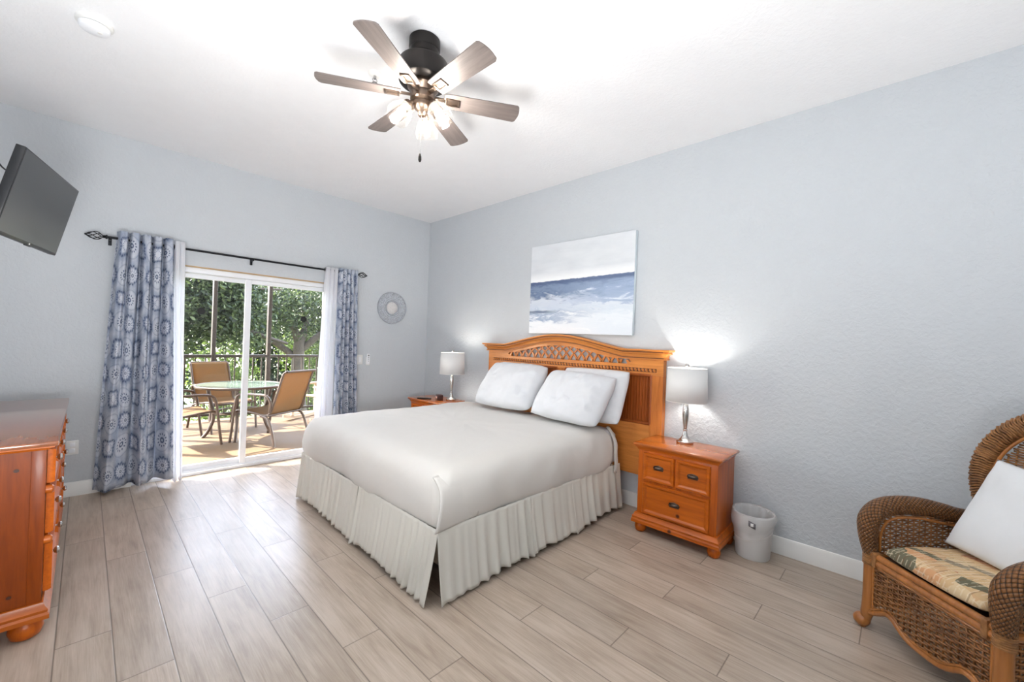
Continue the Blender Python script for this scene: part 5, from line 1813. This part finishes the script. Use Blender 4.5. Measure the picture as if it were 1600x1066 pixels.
# live oak, trunk seen through the right pane
t = thing('oak_tree', 'big spreading oak with a grey forked trunk beyond the right door pane', 'tree', (1.42, 9.0, GZ))
b = MB()
limb(b, [(0.25, 0, 0), (0.05, 0, 1.8), (-0.08, 0, 3.4), (-0.06, 0, 4.5)], 0.34, 0.22, 14)
limb(b, [(-0.06, 0, 4.4), (-0.35, -0.1, 5.0), (-0.95, -0.3, 5.45), (-1.7, -0.3, 5.6), (-2.7, 0.1, 5.8)], 0.17, 0.07)
limb(b, [(-0.06, 0, 4.4), (0.15, 0.1, 5.0), (0.1, 0.2, 5.6), (0.35, 0.3, 6.3)], 0.17, 0.07)
limb(b, [(-0.08, 0, 3.9), (-0.8, 0.3, 4.5), (-1.7, 0.4, 4.85), (-2.9, 0.3, 4.9), (-4.0, 0.0, 5.3)], 0.14, 0.05)
limb(b, [(0.0, 0, 4.2), (0.7, -0.2, 4.9), (1.6, 0, 5.4), (2.7, 0.3, 5.9)], 0.14, 0.05)
limb(b, [(-1.0, -0.3, 5.45), (-1.5, -0.5, 5.9), (-1.8, -0.4, 6.3)], 0.07, 0.03)
limb(b, [(-1.9, 0.4, 4.85), (-2.4, 0.2, 5.4), (-3.1, 0.0, 5.8)], 0.06, 0.025)
b.build('trunk', M_bark, t)
leaves('foliage', [(-1.6, 0.9, 5.7), (0.5, 0.8, 6.0), (2.3, 0.7, 5.6), (-3.2, 0.8, 5.5), (0.2, 1.2, 5.2), (3.3, 0.8, 4.9), (-2.2, 1.3, 5.0), (-0.5, -0.8, 5.6), (1.5, 1.0, 4.6), (-1.6, -0.9, 5.1), (1.3, -0.8, 5.5)], [(1.6, 1.2, 0.9), (1.7, 1.2, 0.85), (1.5, 1.1, 0.85), (1.4, 1.1, 0.85), (1.2, 0.8, 0.8), (1.2, 0.9, 0.8), (1.5, 0.8, 0.8), (1.5, 0.6, 0.9), (1.1, 0.8, 0.7), (1.3, 0.4, 0.8), (1.2, 0.4, 0.8)], 36000, 0.052, M_oak, t, 5)
# second oak at the left, its limbs crossing the left pane
t = thing('oak_tree', 'leaning oak with long low limbs beyond the left door pane', 'tree', (-3.3, 6.2, GZ))
b = MB()
limb(b, [(0, 0, 0), (0.1, 0, 2.0), (0.3, 0.1, 3.6), (0.2, 0.2, 5.2), (0.5, 0.2, 6.1)], 0.28, 0.10, 14)
limb(b, [(0.25, 0.1, 4.2), (1.0, 0.2, 4.9), (1.9, 0.2, 5.05), (2.7, 0.1, 4.7), (3.5, 0.2, 4.45)], 0.13, 0.05)
limb(b, [(0.25, 0.1, 4.6), (1.2, 0.4, 5.3), (2.4, 0.3, 5.7), (3.3, 0.1, 5.8)], 0.10, 0.03)
limb(b, [(0.25, 0.1, 4.4), (-0.9, 0.3, 5.2), (-2.0, 0.2, 5.8)], 0.11, 0.04)
b.build('trunk', M_bark, t)
leaves('foliage', [(1.6, 0.1, 5.5), (-0.4, 0.1, 5.6), (2.3, 0.1, 5.0), (-1.7, 0.1, 5.3), (0.9, 0.1, 4.6), (2.0, 0.1, 5.8)], [(1.2, 0.7, 0.8), (1.2, 0.7, 0.8), (0.8, 0.6, 0.8), (1.2, 0.7, 0.8), (0.9, 0.6, 0.7), (0.9, 0.6, 0.6)], 24000, 0.052, M_oak, t, 6)
# bright undergrowth
for k, (x, y, zc, rx, rz_, m, lab) in enumerate((
        (2.9, 12.6, 4.0, 1.1, 1.2, M_lime, 'bright yellow green shrub right of the oak trunk'),
        (0.1, 12.6, 3.4, 1.15, 1.2, M_lime, 'bright green shrub left of the oak trunk, below its limbs'),
        (-2.7, 12.6, 3.1, 1.15, 1.2, M_deep, 'dark green shrub behind the patio table, seen through the railing'),
        (-5.5, 12.6, 3.3, 1.15, 1.3, M_deep, 'dark green shrub at the far left behind the railing'),
        (5.7, 12.6, 3.7, 1.15, 1.3, M_deep, 'dark green shrub at the far right behind the rocking chair'))):
    t = thing('shrub', lab, 'shrub', (x, y, GZ), group='shrubs beyond the porch')
    b = MB()
    for q in range(4):
        a = q * 1.6
        limb(b, [(0.1 * math.cos(a), 0.1 * math.sin(a), 0), (0.25 * math.cos(a), 0.25 * math.sin(a), zc * 0.5), (0.6 * math.cos(a), 0.4 * math.sin(a), zc)], 0.06, 0.02, 7, 4)
    b.build('stem', M_bark, t)
    leaves('foliage', [(0, 0, zc), (0.3, 0.2, zc * 0.6), (-0.4, 0.1, zc * 0.35)], [(rx, 1.0, rz_), (rx * 0.9, 0.9, rz_ * 0.9), (rx * 0.9, 0.9, rz_ * 0.8)], 8000, 0.055, m, t, 20 + k)
# farther trees closing the view
for k, (x, y, h, m, lab) in enumerate((
        (-6.5, 16.8, 7.2, M_deep, 'tall dark tree far behind the leaning oak'),
        (-1.6, 21.0, 8.4, M_oak, 'tall tree far behind, between the two oaks'),
        (3.6, 16.8, 7.6, M_deep, 'tall dark tree far behind the forked oak'),
        (9.0, 21.0, 8.4, M_oak, 'tall tree far behind at the right of the forked oak'))):
    t = thing('background_tree', lab, 'tree', (x, y, GZ), group='far trees')
    b = MB(); limb(b, [(0, 0, 0), (0.1, 0, h * 0.4), (0, 0, h * 0.8)], 0.3, 0.1, 10, 5); b.build('trunk', M_bark, t)
    leaves('foliage', [(0, 0, h * 0.72), (-1.3, 0, h * 0.5), (1.3, 0.3, h * 0.48), (0.2, 0, h * 0.26)], [(2.2, 1.4, 1.7), (1.8, 1.3, 1.6), (1.8, 1.3, 1.6), (2.3, 1.4, 1.7)], 6500, 0.15, m, t, 40 + k)
